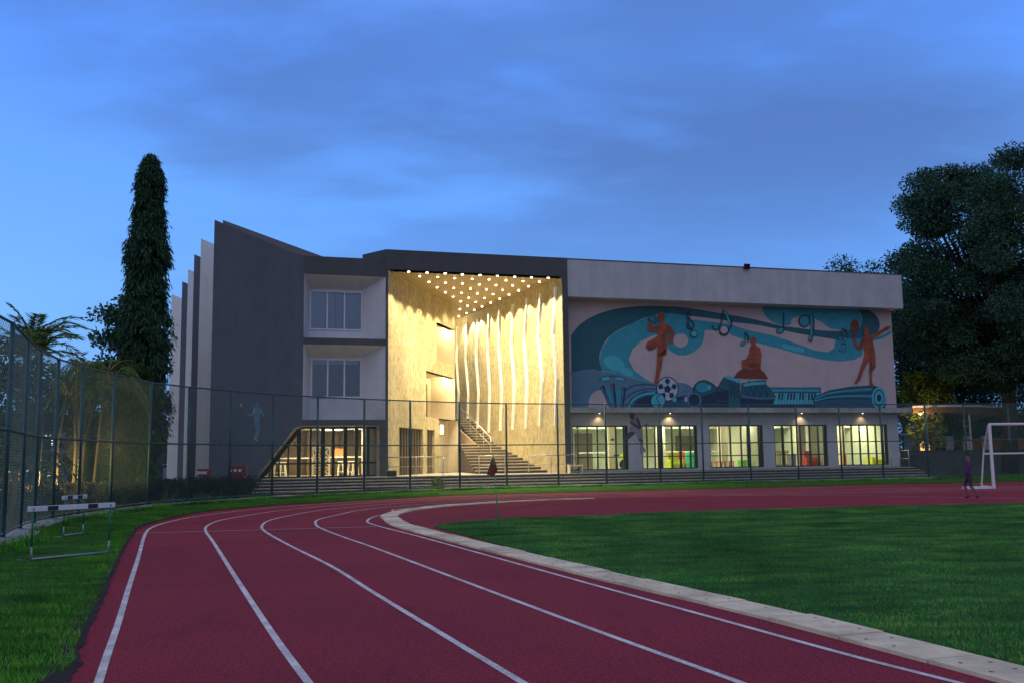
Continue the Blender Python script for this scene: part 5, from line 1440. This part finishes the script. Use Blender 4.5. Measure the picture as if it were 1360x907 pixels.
# great tree at the right edge
TY = 60
def clumps_from_outline(outline, Y, n, r, depth, seed=1):
    """clumps filling a crown outline (picture coordinates measured once) with real depth"""
    rr = random.Random(seed); v = [Vector((a, b, 0)) for a, b in outline]; out = []
    xs = [a for a, b in outline]; ys = [b for a, b in outline]; k = 0
    while len(out) < n and k < n*60:
        k += 1; x, y = rr.uniform(min(xs), max(xs)), rr.uniform(min(ys), max(ys))
        if not inpoly(np.array([[x, y]]), v)[0]: continue
        # thickness of the crown falls toward the outline
        dmin = min((Vector((x, y, 0))-q).length for q in v)
        dep = depth*min(1, dmin/70+.15); yy = Y+rr.uniform(-dep, dep)
        p = at_y(x, y, Y); out.append((p.x, yy, p.z, r*rr.uniform(.65, 1.25)))
    return out
out1 = [(1202,268),(1215,240),(1245,226),(1275,228),(1310,212),(1340,208),(1380,200),(1440,215),(1500,260),(1540,340),(1530,440),(1470,505),(1400,520),(1330,515),(1270,500),(1235,470),(1212,440),(1200,405),(1212,380),(1208,350),(1225,320),(1222,292)]
cl = clumps_from_outline(out1, TY, 380, 1.2, 6.5, 3)
cl += [(*(at_y(x, y, TY+random.uniform(-1, 1))), r) for x, y, r in ((1204,270,.7),(1212,262,.8),(1222,240,.8),(1240,232,.8),(1258,228,.7),(1205,385,.7),(1200,300,.4),(1330,212,.8),(1352,208,.8),(1225,285,.7),(1215,272,.6),(1232,275,1.4),(1250,285,1.5),(1238,300,1.3),(1268,270,1.4),(1225,330,1.2),(1215,355,1.0),(1290,300,1.5),(1245,255,1.3))]
tb = at_y(1342, 640, TY); tb.z = 0; tt_ = at_y(1338, 480, TY)
bushy_tree('rain_tree', 'huge spreading dark tree at the right edge, taller than the building', tb, tt_, cl, (.22, .10), 560, tr=.42, cr_=1.15)
# lower crowns behind the building's right end
def low_tree(name, label, outline, Y, n, r, depth, trunk_px, mat, seed, leaf=(.24, .12), nl=240, tr=.2):
    cl = clumps_from_outline(outline, Y, n, r, depth, seed); b = at_y(trunk_px, 640, Y); b.z = 0
    zs = sorted(c[2] for c in cl); tt = Vector((b.x, b.y, zs[len(zs)//3]))
    return bushy_tree(name, label, b, tt, cl, leaf, nl, mat, tr=tr, cr_=r)
low_tree('broadleaf_tree', 'dark tree whose top shows just above the right end of the parapet', [(1112,345),(1128,338),(1150,345),(1170,345),(1185,332),(1205,335),(1225,360),(1225,450),(1180,470),(1130,450)], 72, 42, 1.0, 3, 1180, M['bigleaf'], 5)
low_tree('broadleaf_tree', 'dark full tree hanging low beside the right end of the mural wall', [(1186,390),(1210,370),(1270,400),(1330,440),(1340,520),(1290,550),(1200,548),(1186,470)], 68, 70, 1.25, 3, 1205, M['bigleaf'], 61)
low_tree('broadleaf_tree', 'dark leafy tree between the mural wall and the huge tree', [(1188,420),(1215,400),(1260,430),(1290,480),(1280,540),(1240,560),(1200,560),(1188,500)], 66, 48, 1.15, 3, 1225, M['bigleaf'], 6)
low_tree('broadleaf_tree', 'dark leafy tree over the curved car park canopy', [(1260,470),(1320,470),(1400,480),(1420,540),(1400,590),(1330,590),(1270,580),(1250,520)], 72, 60, 1.3, 3, 1310, M['bigleaf'], 8)
low_tree('street_tree', 'small tree with pale yellow green leaves behind the canopy', [(1198,505),(1225,490),(1260,497),(1268,530),(1250,555),(1240,590),(1225,585),(1205,560),(1200,535)], 62, 34, .7, 1.2, 1232, M['yleaf'], 9, (.2, .1), 200, .12)
low_tree('street_tree', 'thin dark green tree standing beyond the low terracotta wall', [(1235,548),(1270,545),(1285,580),(1270,605),(1240,600)], 66, 14, .7, 1, 1258, M['hedgeg'], 10, (.2, .1), 200, .1)
# distant belt of trees
for k, (x0, x1, y0, Y, lab) in enumerate([(1190, 1420, 560, 110, 'low distant row of dark trees beyond the car park'), (-60, 130, 560, 95, 'low distant row of dark trees beyond the left fence'), (110, 262, 585, 84, 'low distant row of dark trees behind the mast tree')]):
    ol = [(x0, 600), (x0, y0+10), ((x0+x1)/2, y0-8), (x1, y0), (x1, 605)]
    low_tree('tree_belt', lab, ol, Y, 50, 2.2, 2, (x0+x1)/2, M['bigleaf'], 20+k, (.5, .3), 220, .3)
# left: leafy tree behind the mast tree
low_tree('broadleaf_tree', 'loose crowned tree partly hidden behind the tall mast tree', [(128,462),(130,425),(150,398),(170,392),(200,400),(215,450),(205,520),(150,530),(128,500)], 44, 34, .65, 1.6, 175, M['bigleaf'], 31, (.2, .12), 170, .14)

low_tree('broadleaf_tree', 'dark shrubby tree filling the view behind the left fence, nearest the frame edge', [(-60,470),(0,462),(40,490),(70,520),(70,600),(60,650),(-60,650)], 34, 46, .9, 2, 5, M['bigleaf'], 41, (.2, .1), 240, .12)
low_tree('broadleaf_tree', 'dark green shrubby tree behind the palms and the leaning fence posts', [(70,520),(110,500),(150,510),(165,560),(150,600),(90,600)], 41, 30, .8, 2, 120, M['hedgeg'], 42, (.2, .1), 220, .12)
# palms
def palm(label, base, ctop, n, L_, seed, stems=4, elr=(.35, 1.35), dr=.155, hang=.3):
    rr = random.Random(seed); base = Vector(base); ctop = Vector(ctop)
    t = thing('areca_palm', label, 'palm tree', tuple(base), 0)
    for k in range(stems):
        o_ = Vector((rr.uniform(-.35, .35), rr.uniform(-.35, .35), 0)); mb = MB()
        mb.path([base+o_, base.lerp(ctop, .5)+o_*1.1, ctop+o_*.4-Vector((0, 0, .2+.4*k/stems))], [.05, .04, .03], 8); mb.build('stem', M['palmstem'] if stems == 5 else M['bark'], t, smooth=True)
    P = []; D = []; mb = MB()
    for k in range(n):
        an = rr.uniform(0, 2*math.pi); el = rr.uniform(*elr); ll = L_*rr.uniform(.75, 1.15)
        hd = Vector((math.cos(an), math.sin(an), 0)); pts = []
        o_ = Vector((rr.uniform(-.25, .25), rr.uniform(-.25, .25), rr.uniform(-.6, 0)))
        v = hd*math.cos(el)+Vector((0, 0, math.sin(el))); p = ctop+o_
        for j in range(13):
            pts.append(p.copy()); p = p+v*ll/12; v = (v+Vector((0, 0, -dr))).normalized()
        mb.path(pts, [.014-.001*j for j in range(13)], 5)
        for j in range(2, 13):
            for q in range(4):
                pj = pts[j-1].lerp(pts[j], q/4); tn = (pts[j]-pts[j-1]).normalized(); sd = tn.cross(Vector((0, 0, 1)))
                if sd.length < .05: sd = Vector((1, 0, 0))
                sd.normalize()
                for sg in (-1, 1):
                    P.append(pj); D.append(tn*.75+sd*sg*.75+Vector((0, 0, rr.uniform(-.35, .1)-hang)))
    mb.build('frond_rib', M['palmstem'], t)
    leafmesh('frond', np.array([tuple(p) for p in P]), np.array([tuple(d) for d in D]), .40*L_/2, .026, M['palmleaf'], t)
    return t
c1_ = at_y(42, 452, 26); palm('palm with upright fronds rising over the left fence, nearest of three', (c1_.x, 26, 0), c1_, 38, 1.35, 4, 4, (.55, 1.5), .12, .0)
c2_ = at_y(96, 505, 30); palm('palm with spiky fronds behind the fence, middle of three', (c2_.x, 30, 0), c2_, 16, 1.25, 5, 4, (.7, 1.5), .12, .1)
c3_ = at_y(140, 490, 31); palm('palm with long drooping fronds next to the tall mast tree', (c3_.x-.3, 31, 0), c3_, 26, 2.0, 12, 3, (.2, 1.2), .21, .9)
c4_ = at_y(22, 600, 24.5); palm('low young palm with orange stems behind the left fence', (c4_.x-.2, 24.5, 0), c4_, 12, 1.5, 9, 5)

# hedge masses and small plants
def hedge(name, label, path, wid, h, n, mat, leaf=(.10, .05)):
    path = [Vector(p) for p in path]; P = []
    rs_ = resample(path, 60)
    for i in range(59):
        a, b = rs_[i], rs_[i+1]; k = n//59; t = rng.uniform(0, 1, k)[:, None]
        q = np.array(a)[None]*(1-t)+np.array(b)[None]*t; hh = h*(1+.10*math.sin(i*.9)+.07*math.sin(i*2.3))
        q[:, 0] += rng.uniform(-wid, wid, k)*.5; q[:, 1] += rng.uniform(-wid, wid, k)*.5; q[:, 2] = hh*rng.uniform(.02, 1, k)**.6
        P.append(q)
    P = np.concatenate(P); D = rdir_(len(P)); D[:, 2] = np.abs(D[:, 2])*.8
    t = thing(name, label, 'hedge', tuple(path[0]))
    leafmesh('foliage', P, D, leaf[0], leaf[1], mat, t)
    mb = MB()
    for i in range(0, 59, 2): mb.tube(rs_[i], rs_[i]+Vector((.05, 0, h*.7)), .02, n=5)
    mb.build('stem', M['barkd'], t); return t
hp2 = offset2(fence_posts[4:10], 1.55)
hedge('dark_hedge', 'long clipped hedge of dark purple brown leaves behind the fence', hp2, 1.5, .76, 46000, M['hedge'])
hq = [at_y(108, 600, 43), at_y(160, 600, 42)]
for v in hq: v.z = 0
hedge('green_hedge', 'taller bright green hedge behind the left fence by the grey wall', hq, 1.4, 2.6, 16000, M['hedgeg'], (.14, .07))
def spiky(px_, py_, n, L_, label):
    b = on_z(px_, py_); b.z = 0; t = thing('spider_plant', label, 'plant', tuple(b), 0, 'pale green strap leaved plants along the fence')
    mb = MB()
    for k in range(n):
        an = random.uniform(0, 2*math.pi); el = random.uniform(.5, 1.4); v = Vector((math.cos(an)*math.cos(el), math.sin(an)*math.cos(el), math.sin(el))); p = b+Vector((random.uniform(-.1, .1), random.uniform(-.1, .1), 0))
        sd = v.cross(Vector((0, 0, 1))).normalized()*.016; q = []
        for j in range(5):
            w_ = 1-j/5; q += [p-sd*w_, p+sd*w_]; p = p+v*L_/4*random.uniform(.8, 1.2); v = (v+Vector((0, 0, -.28))).normalized()
        q.append(p); mb.add(q, [(0,1,3,2),(2,3,5,4),(4,5,7,6),(6,7,9,8),(8,9,10)])
    mb.build('leaves', M['spiky'], t)
for k, (x, y, n, L_, lab) in enumerate([(221, 671.5, 60, .72, 'tall spiky strap leaved plant left of a fence post by the tree'), (258, 669, 34, .42, 'low pale strap leaved plant right of the tall spiky one'), (268, 668.5, 34, .42, 'low pale strap leaved plant, second in the row before the dark hedge'),
        (279, 668, 34, .40, 'low pale strap leaved plant, third in the row before the dark hedge'), (291, 667.3, 30, .38, 'low pale strap leaved plant ending the row before the dark hedge'), (208, 673.5, 26, .35, 'low pale strap leaved plant just left of the tall spiky one'),
        (240, 670, 26, .35, 'low pale strap leaved plant just right of the tall spiky one'), (165, 677, 30, .36, 'low pale strap leaved plant at the foot of the mast tree, left side'), (128, 682, 36, .45, 'bright strap leaved plant behind the farther hurdle, right'),
        (112, 684, 40, .5, 'bright strap leaved plant behind the farther hurdle'), (92, 688, 40, .5, 'bright strap leaved plant left of the farther hurdle'), (78, 690, 40, .5, 'bright strap leaved plant between two fence posts at far left'), (58, 696, 40, .5, 'bright strap leaved plant lowest and leftmost behind the fence')]):
    spiky(x, y, n, L_, lab)
b = on_z(582, 651.5); 
# small shrub in front of the steps
P = rdir_(500)*rng.uniform(.2, .33, 500)[:, None]*np.array([[1, .6, 1]])+np.array([[b.x, b.y, .32]])
t = thing('dry_shrub', 'small dry brown shrub in front of the porch steps', 'shrub', (b.x, b.y, 0)); leafmesh('foliage', P, rdir_(500), .09, .04, surfl if False else M['yleaf'], t)
mb = MB()
for k in range(5): mb.tube((b.x, b.y, 0), (b.x+random.uniform(-.2, .2), b.y, .4), .01, n=5)
mb.build('stem', M['barkd'], t)
# planting strip / leaf litter before the steps
mb = MB(); lt_ = [Vector((p.x, p.y+.15, 0)) for p in fpth if p.x > -9 and p.y > 30 and p.x < 24]
bk2 = [fac((p-A0).dot(U), FR+TR*(NS-1)+.0, 0) for p in lt_]
vs = []
for p, q in zip(lt_, bk2): vs += [(p.x, p.y, -.02), (q.x, q.y, -.02)]
mb.add(vs, [(2*i, 2*i+1, 2*i+3, 2*i+2) for i in range(len(lt_)-1)]); tag(mb.build('planting_bed', M['litter']), kind='structure')

# ================================================================ RIGHT SIDE: canopy, wall, planters
YC = 61
cn = at_y(1270, 540, YC)
cp = thing('carport', 'long pale curved canopy over the car park right of the building', 'canopy', (cn.x, YC, 0))
mb = MB(); xs = [at_y(x, 540, YC).x for x in (1212, 1240, 1270, 1300, 1330, 1345)]
zt_ = [at_y(x, y, YC).z for x, y in ((1212, 538.5), (1240, 537.5), (1270, 537.2), (1300, 537.4), (1330, 539), (1345, 543))]
for i in range(5):
    mb.extr([(xs[i], YC, zt_[i]), (xs[i+1], YC, zt_[i+1]), (xs[i+1], YC, zt_[i+1]-.12), (xs[i], YC, zt_[i]-.12)], (0, 7, -.5))
mb.build('roof_sheet', M['canopy'], cp)
mb = MB()
for i in range(5): mb.extr([(xs[i], YC+.01, zt_[i]-.12), (xs[i+1], YC+.01, zt_[i+1]-.12), (xs[i+1], YC+.01, zt_[i+1]-.5-.25*abs(i-1)*.5), (xs[i], YC+.01, zt_[i]-.45)], (0, .1, 0))
mb.build('fascia', surf('brown_fascia', (.10, .055, .03), .8, .2, 2), cp)
for x in (1288, 1344):
    p = at_y(x, 560, YC+.5); mb = MB(); mb.tube((p.x, YC+.5, 0), (p.x, YC+.5, 4.0), .07); mb.build('column', M['galv'], cp)
# terracotta wall with white piers
pw = thing('garden_wall', 'low terracotta wall with white piers beyond the fence at right', 'wall', tuple(Vector((at_y(1255, 590, 66).x, 66, 0))))
xa, xb = at_y(1212, 590, 66).x, at_y(1400, 590, 66).x
zt1_ = at_y(1270, 582, 66).z; zb1_ = at_y(1270, 597, 66).z
mb = MB(); mb.box(((xa+xb)/2, 66, (zt1_+zb1_)/2-.2), (xb-xa, .3, zt1_-zb1_+.4)); mb.build('panel', M['brick'], pw)
mb = MB(); mb.box(((xa+xb)/2, 65.9, zb1_/2), (xb-xa, .4, zb1_)); mb.build('base', M['farwall'], pw)
for x in (1227, 1260, 1283, 1310, 1338): p = at_y(x, 590, 65.7); mb = MB(); mb.box((p.x, 65.7, (zt1_)/2+.1), (.5, .4, zt1_+.1)); mb.build('pier', M['white_wall'], pw)
sg_ = at_y(1221, 590, 64.5); kk = thing('guard_booth', 'small warmly lit booth beyond the fence right of the mural wall', 'booth', (sg_.x, 64.5, 0))
mb = MB(); mb.box((sg_.x, 64.5, 1.3), (1.5, 1.2, 2.6)); mb.build('body', M['farwall'], kk)
mb = MB(); mb.box((sg_.x+.1, 63.88, 1.9), (.6, .04, .8)); mb.build('window', M['amber'], kk)
mb = MB(); mb.box((sg_.x, 64.5, 2.66), (1.8, 1.5, .12)); mb.build('roof', M['canopy'], kk)
lw = thing('boundary_wall', 'long low grey boundary wall behind the fence at right', 'wall', (28, 60.5, 0))
mb = MB(); mb.box((34, 60.2, .75), (24, .25, 1.5)); mb.build('wall', surf('dark_stained_plaster', (.055, .06, .07), .9, .4, 1.2), lw)
mb = MB(); mb.box((34, 60.2, 1.53), (24, .33, .06)); mb.build('coping', M['stone'], lw)

# amber lamp under the canopy (lights the small pale tree)
def street_lamp(px_, py_, Y, label, W, col, mat, r=.14, name='street_lamp', aim=None, arm=True):
    h = at_y(px_, py_, Y); t = thing(name, label, 'street lamp', (h.x, Y, 0))
    mb = MB(); mb.path([(h.x+.35, Y, 0), (h.x+.35, Y, h.z-.1), (h.x+.28, Y, h.z+.08), (h.x, Y, h.z+.1)], [.06, .045, .035, .03], 8); mb.build('pole', M['galv'], t, smooth=True)
    mb = MB(); mb.lathe((h.x, Y, h.z), [(r*.3, .12), (r, .05), (r, .02)][::-1], 12); mb.build('head', M['galv'], t)
    mb = MB(); mb.lathe((h.x, Y, h.z), [(r*.3, -r*.75), (r*.8, -r*.4), (r*.95, .0), (r*.9, .018)], 12); mb.build('lens', mat, t, smooth=True)
    l = bpy.data.lights.new('bulb', 'POINT'); l.energy = W; l.color = col; l.shadow_soft_size = .1
    o = bpy.data.objects.new('bulb', l); COL.objects.link(o); o.parent = t; o.location = (0, 0, h.z-.28)
    return t
street_lamp(61.5, 579, 50, 'lit white street lamp beyond the left fence, higher of two', 160, (.9, .97, 1), M['streetglow'], .17)
street_lamp(81.5, 600, 55, 'lit white street lamp beyond the left fence, lower of two', 100, (.9, .97, 1), M['streetglow'], .13)
street_lamp(1222, 548, 60.4, 'warm lamp standing before the small pale tree at right', 170, (1, .6, .22), M['amber'], .14)
for gx, gy, W_, lab in ((-12.9, 26.2, 170, 'warm garden light at the foot of the palms, nearer one behind the left fence'), (-13.6, 29.4, 190, 'warm garden light at the foot of the palms, farther one behind the left fence')):
    gl_ = thing('garden_light', lab, 'garden light', (gx, gy, 0))
    mb = MB(); mb.tube((gx, gy, 0), (gx, gy, .4), .05); mb.build('post', M['black'], gl_)
    mb = MB(); mb.lathe((gx, gy, .4), [(.05, 0), (.06, .05), (.03, .12)], 10); mb.build('lens', M['amber'], gl_)
    l = bpy.data.lights.new('bulb', 'POINT'); l.energy = W_; l.color = (1, .78, .26); l.shadow_soft_size = .08; o = bpy.data.objects.new('bulb', l); COL.objects.link(o); o.parent = gl_; o.location = (0, 0, 1.0)
# parked van far behind the left fence
vp = at_y(60, 600, 52); cv = thing('parked_car', 'white parked car with lit headlights far beyond the left fence', 'car', (vp.x, 52, 0))
mb = MB(); prof = [(-2.0, .35), (2.0, .35), (2.05, .8), (1.5, .95), (.9, 1.5), (-1.4, 1.52), (-1.9, 1.0), (-2.05, .8)]
rot = R(70); cc, ss = math.cos(rot), math.sin(rot)
mb.extr([(vp.x+x*cc+.8*ss, 52-x*ss*.9+.8*cc, z) for x, z in prof], (-1.6*ss, -1.6*cc, 0)); mb.build('body', M['white'], cv, bevel=.08)
for x in (-1.25, 1.25):
    for y in (.78, -.78):
        q = Vector((vp.x+x*cc+y*ss, 52-x*ss*.9+y*cc, .33)); mb = MB(); mb.tube(q-Vector((ss, cc, 0))*.1, q+Vector((ss, cc, 0))*.1, .33, n=16); mb.build('wheel', M['black'], cv)
for y in (.55, -.55):
    q = Vector((vp.x+2.06*cc+y*ss, 52-2.06*ss*.9+y*cc, .72)); mb = MB(); mb.lathe(q, [(.05, -.08), (.16, -.04), (.16, .04), (.05, .08)], 10); mb.build('headlight', M['headglow'], cv)
mb = MB(); mb.extr([(vp.x+x*cc+.6*ss, 52-x*ss*.9+.6*cc, z) for x, z in ((1.52, 1.0), (.98, 1.46), (.93, 1.44), (1.45, .98))], (-1.2*ss, -1.2*cc, 0)); mb.build('windscreen', M['black'], cv)
# grey outbuilding wall beyond the hedge
gw = at_y(130, 590, 47); ob = thing('outbuilding', 'plain grey flat roofed outbuilding between the palms and the mast tree', 'building', (gw.x, 47, 0))
zt3 = at_y(130, 562, 47).z
mb = MB(); mb.box((gw.x, 48.5, zt3/2), (4.2, 3, zt3)); mb.build('wall', M['farwall'], ob)
mb = MB(); mb.box((gw.x, 48.5, zt3+.06), (4.6, 3.4, .14)); mb.build('roof', M['conc'], ob)
mb = MB(); mb.box((gw.x+1.0, 46.98, zt3*.55), (1.0, .06, .8)); mb.build('window', M['frame'], ob)
